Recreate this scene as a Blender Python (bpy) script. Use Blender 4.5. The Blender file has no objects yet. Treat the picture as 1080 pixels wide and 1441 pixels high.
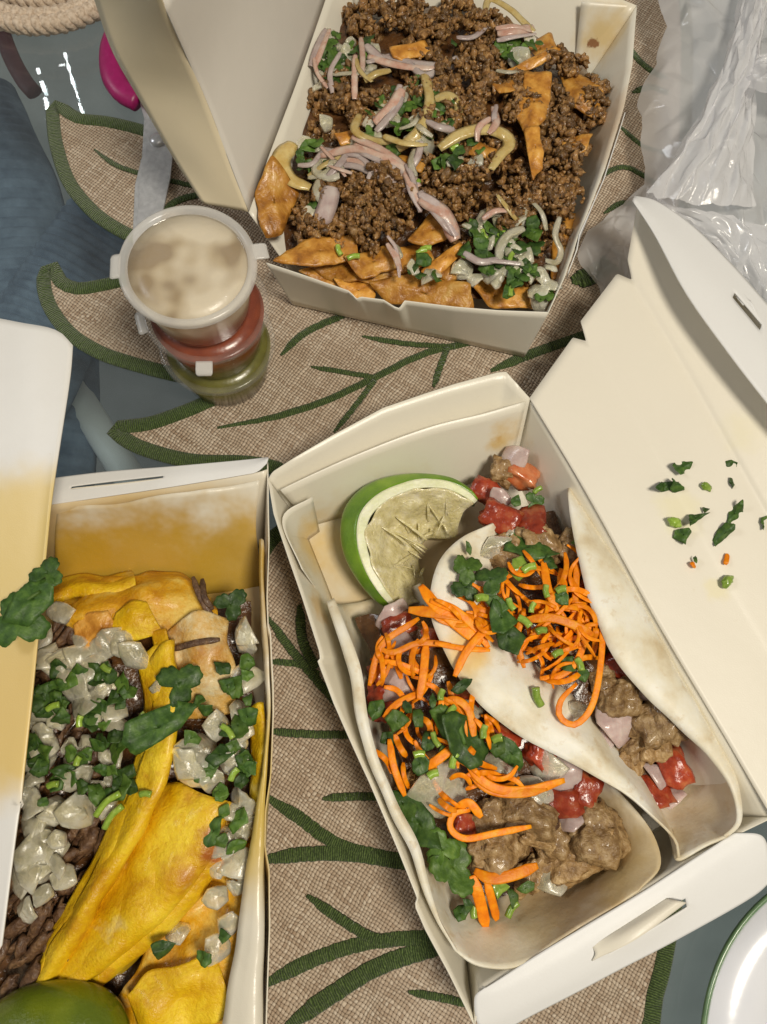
import bpy, bmesh, math, random
from mathutils import Vector, Matrix, noise, Euler

# ------------------------------------------------------------------ camera, light, exposure
scn = bpy.context.scene
PXW, PXH, FOC = 1080, 1441, 1041.0
CX, CY, CAMH = 540.0, 720.5, 0.40
NADIR = (485.0, 1000.0)                       # picture point straight below the lens
_d = Vector((NADIR[0]-CX, -(NADIR[1]-CY), -FOC)).normalized()
Zc = -_d
Xc = (Vector((1, 0, 0)) - Zc*Zc.x).normalized()
Yc = Zc.cross(Xc)
CAMROT = Matrix((Xc, Yc, Zc))
cam = bpy.data.cameras.new('camera')
camo = bpy.data.objects.new('camera', cam)
scn.collection.objects.link(camo)
cam.sensor_fit = 'VERTICAL'
cam.sensor_height = 36.0
cam.lens = FOC/PXH*36.0
cam.clip_start, cam.clip_end = 0.02, 20
camo.matrix_world = Matrix.Translation((0, 0, CAMH)) @ CAMROT.to_4x4()
scn.camera = camo

world = bpy.data.worlds.new('World')
scn.world = world
world.use_nodes = True
world.node_tree.nodes['Background'].inputs[0].default_value = (1.0, 0.93, 0.82, 1)
world.node_tree.nodes['Background'].inputs[1].default_value = 0.17
scn.view_settings.view_transform = 'Standard'
scn.view_settings.look = 'None'
scn.view_settings.exposure = 0.0
scn.view_settings.gamma = 1.0
scn.view_settings.use_curve_mapping = False


def area_light(name, loc, target, size, power, col):
    l = bpy.data.lights.new(name, 'AREA')
    l.shape = 'DISK'
    l.size = size
    l.energy = power
    l.color = col
    o = bpy.data.objects.new(name, l)
    scn.collection.objects.link(o)
    o.location = loc
    o.rotation_euler = (Vector(target)-Vector(loc)).to_track_quat('-Z', 'Y').to_euler()
    return o


area_light('ceiling_light', (0.46, -0.26, 1.6), (0.02, 0.08, 0), 0.42, 22.5, (1.0, 0.92, 0.78))
area_light('far_ceiling_light', (-2.1, 0.7, 1.7), (-0.1, 0.15, 0), 0.7, 12, (0.95, 0.97, 1.0))

# ------------------------------------------------------------------ helpers
RND = random.Random(11)


def P(x, y, z=0.0):
    r = CAMROT @ Vector((x-CX, -(y-CY), -FOC))
    t = (z/1000.0-CAMH)/r.z
    return Vector((0, 0, CAMH)) + r*t


def V(p):
    return p if isinstance(p, Vector) else P(*p)


def cr(pts, n, linear=False):
    """resample a polyline to n+1 points, evenly by length"""
    pts = [V(p) for p in pts]
    if len(pts) == 1:
        return pts*(n+1)
    if not linear and len(pts) > 2:
        ext = [pts[0]*2-pts[1]] + pts + [pts[-1]*2-pts[-2]]
        fine = []
        for i in range(1, len(ext)-2):
            a, b, c, d = ext[i-1:i+3]
            for k in range(12):
                t = k/12
                fine.append(0.5*((2*b)+(c-a)*t+(2*a-5*b+4*c-d)*t*t+(3*b-a-3*c+d)*t**3))
        fine.append(pts[-1])
        pts = fine
    L = [0]
    for a, b in zip(pts, pts[1:]):
        L.append(L[-1]+(b-a).length)
    out, j = [], 0
    for k in range(n+1):
        s = L[-1]*k/n
        while j < len(L)-2 and L[j+1] < s:
            j += 1
        seg = L[j+1]-L[j]
        out.append(pts[j].lerp(pts[j+1], (s-L[j])/seg if seg > 1e-9 else 0))
    return out


def tag(o, label, cat, group=None):
    o['label'] = label
    o['category'] = cat
    if group:
        o['group'] = group
    return o


def thing(name, label, cat, loc, group=None):
    o = bpy.data.objects.new(name, None)
    o.empty_display_size = 0.01
    scn.collection.objects.link(o)
    o.location = loc
    return tag(o, label, cat, group)


def setparent(o, parent):
    if parent is None:
        return
    o.parent = parent
    M = Matrix.Identity(4)
    p = parent
    chain = []
    while p is not None:
        chain.append(p)
        p = p.parent
    for p in reversed(chain):
        M = M @ p.matrix_parent_inverse @ p.matrix_basis
    o.matrix_parent_inverse = M.inverted()


def mk(name, verts, faces, mat, parent=None, smooth=True, thick=0, offset=0, sub=0, uvs=None, bevel=0):
    c = Vector((0, 0, 0))
    for v in verts:
        c += v
    c /= len(verts)
    me = bpy.data.meshes.new(name)
    me.from_pydata([v-c for v in verts], [], faces)
    if smooth:
        me.polygons.foreach_set('use_smooth', [True]*len(me.polygons))
    if uvs:
        uv = me.uv_layers.new(name='UVMap')
        for l in me.loops:
            uv.data[l.index].uv = uvs[l.vertex_index]
    for m in (mat if isinstance(mat, list) else [mat]):
        me.materials.append(m)
    o = bpy.data.objects.new(name, me)
    scn.collection.objects.link(o)
    o.location = c
    setparent(o, parent)
    if thick:
        m = o.modifiers.new('solid', 'SOLIDIFY')
        m.thickness = thick/1000
        m.offset = offset
    if bevel:
        m = o.modifiers.new('bevel', 'BEVEL')
        m.width = bevel/1000
        m.segments = 2
        m.limit_method = 'ANGLE'
    if sub:
        m = o.modifiers.new('sub', 'SUBSURF')
        m.levels = m.render_levels = sub
    return o


def loft(name, polys, nu, nv, mat, parent=None, thick=0, linear=False, linear_v=False, amp=0, freq=30,
         hole=None, smooth=True, bulge=0, offset=0, seed=0):
    rows = [cr(p, nu, linear) for p in polys]
    grid = []
    for i in range(nu+1):
        grid.append(cr([r[i] for r in rows], nv, linear_v))
    sv = Vector((seed*3.1, seed*1.7, seed))
    verts, faces, uvs = [], [], []
    for i in range(nu+1):
        for j in range(nv+1):
            v = grid[i][j].copy()
            if amp:
                q = v*freq+sv
                v += Vector((noise.noise(q), noise.noise(q+Vector((9, 4, 1))), 1.6*noise.noise(q+Vector((3, 7, 5)))))*amp/1000
            if bulge:
                v.z += bulge/1000*math.sin(math.pi*i/nu)*math.sin(math.pi*j/nv)
            verts.append(v)
            uvs.append((i/nu, j/nv))
    for i in range(nu):
        for j in range(nv):
            if hole:
                u, w = (i+.5)/nu, (j+.5)/nv
                if hole[0] < u < hole[1] and hole[2] < w < hole[3]:
                    continue
            a = i*(nv+1)+j
            faces.append((a, a+1, a+nv+2, a+nv+1))
    return mk(name, verts, faces, mat, parent, smooth, thick, offset, uvs=uvs)


def slab(name, outline, h, mat, parent=None, bevel=0):
    """flat cut-out of thickness h mm (downwards from the outline)"""
    bm = bmesh.new()
    vs = [bm.verts.new(V(p)) for p in outline]
    f = bm.faces.new(vs)
    f.normal_update()
    if f.normal.z < 0:
        f.normal_flip()
    bmesh.ops.triangulate(bm, faces=bm.faces[:])
    r = bmesh.ops.extrude_face_region(bm, geom=bm.faces[:])
    for v in r['geom']:
        if isinstance(v, bmesh.types.BMVert):
            v.co.z -= h/1000
    bmesh.ops.recalc_face_normals(bm, faces=bm.faces[:])
    verts = [v.co.copy() for v in bm.verts]
    faces = [[v.index for v in f.verts] for f in bm.faces]
    bm.verts.index_update()
    faces = [[v.index for v in f.verts] for f in bm.faces]
    bm.free()
    return mk(name, verts, faces, mat, parent, smooth=False, bevel=bevel)


def sweep(name, pts, prof, mat, parent=None, n=24, closed_prof=True, taper=None, up=Vector((0, 0, 1)), linear=False,
          twist=0.0, loop=False, smooth=True, raw=False):
    """sweep a profile [(side, up) in mm] along a path"""
    c = cr(pts, n, linear) if not raw else pts
    n = len(c)-1
    m = len(prof)
    verts, faces, uvs = [], [], []
    dist = 0
    for i in range(n+1):
        a = c[max(i-1, 0)]
        b = c[min(i+1, n)]
        if loop:
            a = c[i-1 if i > 0 else n-1]
            b = c[i+1 if i < n else 1]
        t = (b-a).normalized()
        s = t.cross(up)
        if s.length < 1e-4:
            s = t.orthogonal()
        s.normalize()
        w = s.cross(t)
        if i:
            dist += (c[i]-c[i-1]).length
        k = taper(i/n) if taper else 1
        tw = twist*i/n
        for q, (x, y) in enumerate(prof):
            x2 = x*math.cos(tw)-y*math.sin(tw)
            y2 = x*math.sin(tw)+y*math.cos(tw)
            verts.append(c[i]+(s*x2+w*y2)*k/1000)
            uvs.append((dist, q/max(m-1, 1)))
    for i in range(n):
        for q in range(m if closed_prof else m-1):
            a = i*m+q
            b = i*m+(q+1) % m
            faces.append((a, b, b+m, a+m))
    if closed_prof and not loop:
        faces.append(tuple(range(m-1, -1, -1)))
        faces.append(tuple(range(n*m, n*m+m)))
    return mk(name, verts, faces, mat, parent, smooth, uvs=uvs)


def circ(r, n=8, sy=1.0):
    return [(r*math.cos(2*math.pi*k/n), sy*r*math.sin(2*math.pi*k/n)) for k in range(n)]


def revolve(name, center, prof, mat, parent=None, n=48, wob=0, thick=0):
    """prof: (radius, z) in mm"""
    verts, faces = [], []
    m = len(prof)
    for k in range(n):
        a = 2*math.pi*k/n
        for r, z in prof:
            verts.append(center+Vector((r*math.cos(a), r*math.sin(a), z))/1000)
    for k in range(n):
        for j in range(m-1):
            a, b = k*m+j, ((k+1) % n)*m+j
            faces.append((a, b, b+1, a+1))
    return mk(name, verts, faces, mat, parent, thick=thick)


_ico = {}


def ico(sub):
    if sub not in _ico:
        bm = bmesh.new()
        bmesh.ops.create_icosphere(bm, subdivisions=sub, radius=1)
        bm.verts.index_update()
        _ico[sub] = ([v.co.copy() for v in bm.verts], [[v.index for v in f.verts] for f in bm.faces])
        bm.free()
    return _ico[sub]


def lump_data(sub, seed, rough=0.35, freq=1.6, cube=0.0):
    vs, fs = ico(sub)
    sv = Vector((seed*7.3, seed*3.9, seed*1.1))
    out = []
    for v in vs:
        w = v.copy()
        if cube:
            m = max(abs(w.x), abs(w.y), abs(w.z))
            w = w.lerp(w/m*0.85, cube)
        k = 1+rough*noise.noise(v*freq+sv)+rough*0.5*noise.noise(v*freq*2.7+sv)
        out.append(w*k)
    return out, fs


def lump(name, pos, r, mat, parent=None, sub=3, seed=None, rough=0.35, freq=1.6, squash=(1, 1, 0.7), rot=None, cube=0.0):
    seed = RND.random()*50 if seed is None else seed
    vs, fs = lump_data(sub, seed, rough, freq, cube)
    e = (Euler((RND.uniform(-.5, .5), RND.uniform(-.5, .5), RND.uniform(0, 6.3))) if rot is None else Euler(rot)).to_matrix()
    c = V(pos)
    return mk(name, [c+e @ Vector((v.x*squash[0], v.y*squash[1], v.z*squash[2]))*r/1000 for v in vs], fs, mat, parent)


# ------------------------------------------------------------------ materials
def lin(r, g, b):
    f = lambda c: (c/255/12.92) if c/255 < 0.04045 else ((c/255+0.055)/1.055)**2.4
    return (f(r), f(g), f(b), 1)


class N:
    def __init__(s, name):
        s.m = bpy.data.materials.new(name)
        s.m.use_nodes = True
        s.nt = s.m.node_tree
        s.nt.nodes.clear()
        s.out = s.add('ShaderNodeOutputMaterial')

    def add(s, t, **kw):
        n = s.nt.nodes.new(t)
        for k, v in kw.items():
            setattr(n, k, v)
        return n

    def link(s, a, b):
        s.nt.links.new(a, b)

    def val(s, sock, v):
        if hasattr(v, 'is_linked') or isinstance(v, bpy.types.NodeSocket):
            s.link(v, sock)
        else:
            sock.default_value = v

    def math(s, op, a, b=0.0, c=0.0):
        n = s.add('ShaderNodeMath', operation=op)
        for i, v in enumerate((a, b, c)):
            s.val(n.inputs[i], v)
        return n.outputs[0]

    def noise(s, scale, detail=4, rough=.55, vec=None, dist=0):
        n = s.add('ShaderNodeTexNoise')
        n.inputs['Scale'].default_value = scale
        n.inputs['Detail'].default_value = detail
        n.inputs['Roughness'].default_value = rough
        n.inputs['Distortion'].default_value = dist
        s.link(vec if vec is not None else s.coord(), n.inputs['Vector'])
        return n.outputs[0]

    def coord(s, kind='Object'):
        if not hasattr(s, '_tc'):
            s._tc = s.add('ShaderNodeTexCoord')
        return s._tc.outputs[kind]

    def pos(s):
        if not hasattr(s, '_geo'):
            s._geo = s.add('ShaderNodeNewGeometry')
        return s._geo.outputs['Position']

    def ramp(s, fac, stops):
        n = s.add('ShaderNodeValToRGB')
        e = n.color_ramp.elements
        while len(e) > 1:
            e.remove(e[-1])
        e[0].position, e[0].color = stops[0]
        for p, c in stops[1:]:
            x = e.new(p)
            x.color = c
        s.link(fac, n.inputs[0])
        return n.outputs[0]

    def mix(s, fac, a, b, blend='MIX'):
        n = s.add('ShaderNodeMix', data_type='RGBA', blend_type=blend)
        s.val(n.inputs[0], fac)
        s.val(n.inputs[6], a)
        s.val(n.inputs[7], b)
        return n.outputs[2]

    def bump(s, h, dist, strength=1.0, prev=None):
        n = s.add('ShaderNodeBump')
        n.inputs['Distance'].default_value = dist/1000
        n.inputs['Strength'].default_value = strength
        s.link(h, n.inputs['Height'])
        if prev is not None:
            s.link(prev, n.inputs['Normal'])
        return n.outputs[0]

    def bsdf(s, col, rough=.5, normal=None, sss=0, ssr=(1, .5, .3), sscale=.003, spec=.5, coat=0, coat_r=.1, trans=0, metal=0, alpha=None, sheen=0):
        b = s.add('ShaderNodeBsdfPrincipled')
        s.val(b.inputs['Base Color'], col)
        s.val(b.inputs['Roughness'], rough)
        b.inputs['Specular IOR Level'].default_value = spec
        b.inputs['Metallic'].default_value = metal
        b.inputs['Subsurface Weight'].default_value = sss
        b.inputs['Subsurface Radius'].default_value = ssr
        b.inputs['Subsurface Scale'].default_value = sscale
        b.inputs['Coat Weight'].default_value = coat
        b.inputs['Coat Roughness'].default_value = coat_r
        b.inputs['Transmission Weight'].default_value = trans
        b.inputs['Sheen Weight'].default_value = sheen
        if alpha is not None:
            s.val(b.inputs['Alpha'], alpha)
        if normal is not None:
            s.link(normal, b.inputs['Normal'])
        return b.outputs[0]

    def done(s, sh):
        s.link(sh, s.out.inputs[0])
        return s.m

    def spot(s, where, radius, soft=.35, wob=.5, wscale=60):
        """0..1 mask of a stain round a place (metres), with an uneven edge"""
        d = s.add('ShaderNodeVectorMath', operation='DISTANCE')
        s.link(s.pos(), d.inputs[0])
        d.inputs[1].default_value = where
        n = s.noise(wscale, 3, .6, s.pos())
        k = s.math('MULTIPLY_ADD', n, wob*2*radius, s.math('SUBTRACT', d.outputs[1-0] if False else d.outputs['Value'], wob*radius))
        mr = s.add('ShaderNodeMapRange', interpolation_type='SMOOTHSTEP')
        s.link(k, mr.inputs[0])
        mr.inputs[1].default_value = radius*(1+soft)
        mr.inputs[2].default_value = radius*(1-soft)
        return mr.outputs[0]


def food(name, stops, scale=300, rough=.35, bump=.3, bscale=600, sss=.15, ssr=(1, .5, .25), sscale=.002, coat=0.0, vary=0.0,
         detail=5, rough_var=0, spec=.5, island=False, alpha=None, trans=0):
    s = N(name)
    n = s.noise(scale, detail)
    col = s.ramp(n, stops)
    if vary:
        oi = s.add('ShaderNodeObjectInfo').outputs['Random']
        if island:
            s.pos()
            oi = s._geo.outputs['Random Per Island']
        hv = s.add('ShaderNodeHueSaturation')
        s.link(s.math('MULTIPLY_ADD', oi, vary*2, 1-vary), hv.inputs['Value'])
        s.link(col, hv.inputs['Color'])
        col = hv.outputs[0]
    nr = s.bump(s.noise(bscale, 4), bump) if bump else None
    return s.done(s.bsdf(col, rough, nr, sss, ssr, sscale, coat=coat, spec=spec, alpha=alpha, trans=trans))


def paper(name, col, stains=(), rough=.45, wave=.12):
    s = N(name)
    c = s.mix(s.noise(25, 3), col, tuple(x*.95 for x in col[:3])+(1,))
    for where, rad, sc, st, soft, wob, ws in stains:
        k = s.math('MULTIPLY', s.spot(where, rad, soft, wob, ws), st)
        c = s.mix(k, c, sc)
    c = s.mix(s.math('MULTIPLY', s.ramp(s.noise(150, 5, .7, s.pos()), [(.66, (0, 0, 0, 1)), (.74, (1, 1, 1, 1))]), .22), c, (.62, .52, .34, 1))
    c = s.mix(s.math('MULTIPLY', s.noise(900, 3, .7), .10), c, (.55, .50, .42, 1))
    b = s.bump(s.noise(1500, 3), .05)
    b = s.bump(s.noise(34, 3), wave*3, prev=b)
    return s.done(s.bsdf(c, rough, b, spec=.4, sss=.0))


WHITE = (.80, .80, .79, 1)
CREAM = (.80, .75, .63, 1)
m_paper_out = paper('paper_white', WHITE)
m_paper_in = paper('paper_cream', CREAM, rough=.33)

# burlap
s = N('burlap')
mp = s.add('ShaderNodeMapping')
mp.inputs['Rotation'].default_value = (0, 0, math.radians(33))
s.link(s.pos(), mp.inputs['Vector'])
wv = s.add('ShaderNodeVectorMath', operation='ADD')
nz = s.add('ShaderNodeTexNoise')
nz.inputs['Scale'].default_value = 90
nz.inputs['Detail'].default_value = 2
s.link(mp.outputs[0], nz.inputs['Vector'])
sc = s.add('ShaderNodeVectorMath', operation='SCALE')
s.link(nz.outputs['Color'], sc.inputs[0])
sc.inputs['Scale'].default_value = .0035
s.link(mp.outputs[0], wv.inputs[0])
s.link(sc.outputs[0], wv.inputs[1])
sp = s.add('ShaderNodeSeparateXYZ')
s.link(wv.outputs[0], sp.inputs[0])
PITCH = .00175
fx = s.math('DIVIDE', sp.outputs[0], PITCH)
fy = s.math('DIVIDE', sp.outputs[1], PITCH)
sx = s.math('ABSOLUTE', s.math('SINE', s.math('MULTIPLY', fx, math.pi)))
sy = s.math('ABSOLUTE', s.math('SINE', s.math('MULTIPLY', fy, math.pi)))
ix, iy = s.math('FLOOR', fx), s.math('FLOOR', fy)
chk = s.math('MODULO', s.math('ABSOLUTE', s.math('ADD', ix, iy)), 2.0)
# thread profile: rounded across, arching along where it is on top
hx = s.math('MULTIPLY', s.math('POWER', sx, .6), s.math('MULTIPLY_ADD', s.math('MULTIPLY', chk, sy), .7, .3))
hy = s.math('MULTIPLY', s.math('POWER', sy, .6), s.math('MULTIPLY_ADD', s.math('MULTIPLY', s.math('SUBTRACT', 1.0, chk), sx), .7, .3))
h = s.math('MAXIMUM', hx, hy)
cmb = s.add('ShaderNodeCombineXYZ')
s.link(s.math('MULTIPLY', ix, 7.31), cmb.inputs[0])
s.link(s.math('MULTIPLY', fy, .06), cmb.inputs[1])
tx = s.noise(1.0, 2, .5, cmb.outputs[0])
cmb2 = s.add('ShaderNodeCombineXYZ')
s.link(s.math('MULTIPLY', iy, 5.17), cmb2.inputs[0])
s.link(s.math('MULTIPLY', fx, .06), cmb2.inputs[1])
ty = s.noise(1.0, 2, .5, cmb2.outputs[0])
tone = s.mix(s.math('GREATER_THAN', hx, hy), ty, tx)
col = s.ramp(tone, [(.25, (.34, .235, .155, 1)), (.45, (.52, .41, .30, 1)), (.6, (.69, .58, .45, 1)), (.8, (.82, .73, .60, 1))])
col = s.mix(s.math('MULTIPLY', s.noise(700, 3, .6, s.pos()), .5), col, (.45, .34, .245, 1))
gap = s.ramp(h, [(.12, (.16, .11, .08, 1)), (.42, (1, 1, 1, 1))])
col = s.mix(1.0, col, gap, 'MULTIPLY')
m_burlap = s.done(s.bsdf(col, .85, s.bump(h, .9), spec=.2))

# embroidery
s = N('green_embroidery')
uv = s.add('ShaderNodeUVMap')
su = s.add('ShaderNodeSeparateXYZ')
s.link(uv.outputs[0], su.inputs[0])
w = s.math('SINE', s.math('MULTIPLY', s.math('MULTIPLY_ADD', s.noise(250, 2), .0014, su.outputs[0]), 2*math.pi/.0011))
n1 = s.noise(900, 4)
col = s.ramp(s.math('MULTIPLY_ADD', w, .18, n1), [(.25, (.020, .036, .006, 1)), (.55, (.058, .098, .020, 1)), (.85, (.14, .20, .06, 1))])
m_green = s.done(s.bsdf(col, .7, s.bump(s.math('MULTIPLY_ADD', n1, .6, w), .25), spec=.25, sheen=.2))

# clear plastics / glass
def thin_clear(name, tint=(1, 1, 1, 1), haze=.1, rough=.06, ior=1.45, hazecol=(.9, .9, .9, 1), nscale=0, bump=0, bscale=60, nlo=.35, nhi=.7):
    s = N(name)
    tr = s.add('ShaderNodeBsdfTransparent')
    tr.inputs[0].default_value = tint
    df = s.add('ShaderNodeBsdfDiffuse')
    df.inputs[0].default_value = hazecol
    tl = s.add('ShaderNodeBsdfTranslucent')
    tl.inputs[0].default_value = hazecol
    dd = s.add('ShaderNodeMixShader')
    dd.inputs[0].default_value = .4
    s.link(df.outputs[0], dd.inputs[1])
    s.link(tl.outputs[0], dd.inputs[2])
    mx = s.add('ShaderNodeMixShader')
    if nscale:
        mr = s.add('ShaderNodeMapRange')
        s.link(s.noise(nscale, 4), mr.inputs[0])
        mr.inputs[1].default_value, mr.inputs[2].default_value = nlo, nhi
        mr.inputs[3].default_value, mr.inputs[4].default_value = haze*.4, min(1, haze*1.8)
        s.link(mr.outputs[0], mx.inputs[0])
    else:
        mx.inputs[0].default_value = haze
    s.link(tr.outputs[0], mx.inputs[1])
    s.link(dd.outputs[0], mx.inputs[2])
    gl = s.add('ShaderNodeBsdfGlossy')
    gl.inputs['Roughness'].default_value = rough
    fr = s.add('ShaderNodeFresnel')
    s.pos()
    mi = s.add('ShaderNodeMapRange')
    s.link(s._geo.outputs['Backfacing'], mi.inputs[0])
    mi.inputs[3].default_value, mi.inputs[4].default_value = ior, 1/ior
    s.link(mi.outputs[0], fr.inputs[0])
    if bump:
        nb = s.bump(s.noise(bscale, 5, .6), bump)
        s.link(nb, gl.inputs['Normal'])
        s.link(nb, df.inputs['Normal'])
        s.link(nb, fr.inputs['Normal'])
    m2 = s.add('ShaderNodeMixShader')
    s.link(fr.outputs[0], m2.inputs[0])
    s.link(mx.outputs[0], m2.inputs[1])
    s.link(gl.outputs[0], m2.inputs[2])
    return s.done(m2.outputs[0])


m_glass = thin_clear('table_glass', (.86, .91, .92, 1), haze=.02, rough=.012, ior=1.5)
m_cup = thin_clear('cup_plastic', (.98, .98, .97, 1), haze=.035, rough=.12, ior=1.3)
m_lidp = thin_clear('lid_plastic', (.97, .97, .97, 1), haze=.08, rough=.10, nscale=70, ior=1.38)
m_rimp = thin_clear('lid_rim_plastic', (.98, .98, .98, 1), haze=.55, rough=.16, ior=1.35, hazecol=(.97, .96, .93, 1))
m_lidc = thin_clear('clear_lid_plastic', (.98, .98, .98, 1), haze=.03, rough=.10, ior=1.35)
m_rimc = thin_clear('clear_rim_plastic', (.98, .98, .98, 1), haze=.12, rough=.16, ior=1.35, hazecol=(.97, .96, .93, 1))
m_bag = thin_clear('bag_film', (.98, .98, .99, 1), haze=.60, rough=.16, hazecol=(.98, .98, 1, 1), ior=1.55)
m_bag2 = thin_clear('bag_film_shiny', (.98, .98, .99, 1), haze=.68, rough=.14, hazecol=(.98, .98, 1, 1), bump=.7, bscale=150, ior=1.7)


m_steel = N('steel')
m_steel = m_steel.done(m_steel.bsdf(m_steel.ramp(m_steel.noise(300, 5), [(.3, (.52, .53, .55, 1)), (.7, (.72, .73, .75, 1))]), .30, metal=.55, spec=.6))
m_magenta = food('magenta_plastic', [(.3, (.26, .006, .09, 1)), (.7, (.32, .010, .12, 1))], rough=.4, bump=0, sss=0)
m_rope = food('rope_fibre', [(.25, (.38, .27, .18, 1)), (.5, (.66, .53, .40, 1)), (.75, (.80, .68, .55, 1))], 500, .85, .7, 1500, 0, vary=0)
m_knit = food('blue_knit', [(.3, (.13, .17, .24, 1)), (.7, (.25, .31, .40, 1))], 60, .9, .6, 500, 0)
m_strap = food('maroon_leather', [(.3, (.12, .03, .04, 1)), (.7, (.20, .06, .07, 1))], 100, .5, .2, 500, 0)
m_floor = food('grey_floor', [(.3, (.26, .28, .28, 1)), (.7, (.38, .40, .40, 1))], 6, .5, 0, 100, 0)
m_plate = food('plate_glaze', [(.3, (.72, .74, .80, 1)), (.7, (.78, .79, .83, 1))], 20, .18, 0, 100, 0, coat=.4)
m_plate_rim = food('plate_green_rim', [(.3, (.11, .20, .10, 1)), (.7, (.17, .28, .14, 1))], 80, .25, 0, 100, 0, coat=.4)

m_chip = food('fried_tortilla', [(.25, (.16, .055, .010, 1)), (.42, (.42, .17, .022, 1)), (.58, (.62, .30, .05, 1)), (.78, (.74, .47, .14, 1))], 120, .36, 1.3, 240, 0, vary=.22, coat=.15)
m_beef = food('ground_beef', [(.28, (.085, .036, .010, 1)), (.5, (.25, .125, .038, 1)), (.72, (.42, .25, .09, 1))], 420, .3, .8, 1000, 0, vary=.5, coat=.3, island=True)
m_juice_shade_bed = food('juices_and_gap_shade', [(.3, (.05, .02, .007, 1)), (.7, (.15, .065, .02, 1))], 160, .25, 1.5, 220, 0, coat=.4)  # meat juices; under the nacho beef this dark brown paints shade into the gaps
m_onion_y = food('sauced_onion', [(.3, (.58, .38, .10, 1)), (.6, (.76, .58, .25, 1))], 160, .2, .3, 400, .3, (1, .8, .4), .003, coat=.3, vary=.12, alpha=.82)
m_onion_p = food('pickled_onion', [(.3, (.62, .30, .22, 1)), (.55, (.76, .50, .40, 1)), (.75, (.82, .66, .55, 1))], 170, .2, .3, 400, .3, (1, .6, .5), .003, coat=.3, vary=.12, alpha=.85)
m_onion_w = food('white_onion', [(.3, (.60, .56, .36, 1)), (.5, (.80, .76, .58, 1)), (.7, (.94, .91, .79, 1))], 110, .25, .9, 220, 0, coat=.25, vary=.14, trans=.58)
m_onion_t = food('translucent_onion', [(.3, (.62, .58, .36, 1)), (.5, (.80, .77, .58, 1)), (.7, (.92, .90, .78, 1))], 110, .28, .9, 220, 0, coat=.2, vary=.16, trans=.5)
m_onion_r = food('red_onion', [(.3, (.50, .36, .34, 1)), (.55, (.66, .52, .48, 1)), (.75, (.74, .64, .58, 1))], 140, .25, .4, 300, .4, (1, .8, .7), .004, coat=.25, vary=.15, alpha=.85)
m_cil = food('cilantro', [(.25, (.014, .040, .006, 1)), (.5, (.040, .090, .014, 1)), (.8, (.10, .18, .03, 1))], 260, .5, .5, 380, 0, vary=.35, coat=.03, spec=.35)
m_cil_l = food('cilantro_light', [(.25, (.03, .07, .008, 1)), (.5, (.07, .14, .018, 1)), (.8, (.15, .24, .045, 1))], 260, .5, .5, 380, 0, vary=.3, coat=.03, spec=.35)
m_scal = food('herb_stem', [(.3, (.16, .29, .025, 1)), (.6, (.32, .46, .07, 1)), (.8, (.52, .62, .24, 1))], 350, .25, .1, 400, 0, coat=.3, vary=.25)
m_carrot = food('carrot', [(.3, (.74, .17, .001, 1)), (.55, (.90, .27, .002, 1)), (.8, (.94, .40, .01, 1))], 240, .42, .25, 800, 0, vary=.16, spec=.3)
m_tomato = food('tomato', [(.3, (.22, .022, .008, 1)), (.5, (.37, .05, .018, 1)), (.72, (.50, .16, .06, 1))], 170, .25, .7, 260, 0, coat=.25, vary=.25)
m_tomato_o = food('tomato_orange', [(.3, (.56, .12, .03, 1)), (.7, (.70, .28, .12, 1))], 190, .2, .5, 260, 0, coat=.35, vary=.1)
m_meat = food('cooked_chicken', [(.28, (.14, .07, .022, 1)), (.5, (.33, .20, .08, 1)), (.72, (.54, .38, .19, 1))], 200, .4, 1.6, 380, 0, coat=.2, vary=.2)
m_meat_d = food('dark_meat', [(.3, (.05, .021, .010, 1)), (.55, (.115, .058, .026, 1)), (.8, (.24, .14, .065, 1))], 300, .5, 1.0, 600, 0, coat=.08, vary=.35)
_s = N('flour_tortilla')
_c = _s.ramp(_s.noise(48, 6), [(.30, (.60, .49, .31, 1)), (.42, (.73, .65, .48, 1)), (.52, (.80, .75, .61, 1)), (.66, (.85, .82, .72, 1))])
_c = _s.mix(_s.math('MULTIPLY', _s.ramp(_s.noise(150, 4, .6, _s.pos()), [(.58, (0, 0, 0, 1)), (.68, (1, 1, 1, 1))]), .38), _c, (.58, .42, .22, 1))
for _p, _r, _k, _st in [((790, 1245, 20), .030, (.36, .22, .08, 1), .8), ((860, 1180, 18), .024, (.50, .35, .15, 1), .65), ((720, 1310, 30), .020, (.62, .50, .28, 1), .5), ((985, 1110, 15), .026, (.60, .47, .26, 1), .6), ((655, 915, 47), .012, (.78, .50, .10, 1), .7), ((540, 850, 12), .022, (.60, .48, .30, 1), .6), ((905, 1220, 40), .020, (.50, .36, .16, 1), .7), ((775, 725, 20), .018, (.55, .42, .26, 1), .7)]:
    _c = _s.mix(_s.math('MULTIPLY', _s.spot(P(*_p), _r, .5, .55, 70), _st), _c, _k)
m_tort = _s.done(_s.bsdf(_c, .48, _s.bump(_s.noise(500, 3), .08, prev=_s.bump(_s.noise(110, 4), .5)), .12, (1, .85, .6), .003, spec=.35))
m_lime_skin = food('lime_rind', [(.3, (.07, .17, .008, 1)), (.55, (.16, .30, .015, 1)), (.8, (.30, .44, .04, 1))], 45, .3, .25, 900, 0, coat=.25)
m_lime_pith = food('lime_pith', [(.3, (.66, .70, .34, 1)), (.6, (.82, .83, .55, 1))], 90, .4, .3, 400, .3, (.9, 1, .5), .004)
m_lime_flesh = food('lime_pulp', [(.25, (.52, .44, .18, 1)), (.5, (.72, .64, .34, 1)), (.75, (.86, .80, .56, 1))], 140, .2, 1.4, 320, .3, (.9, 1, .4), .004, coat=.4)
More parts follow.
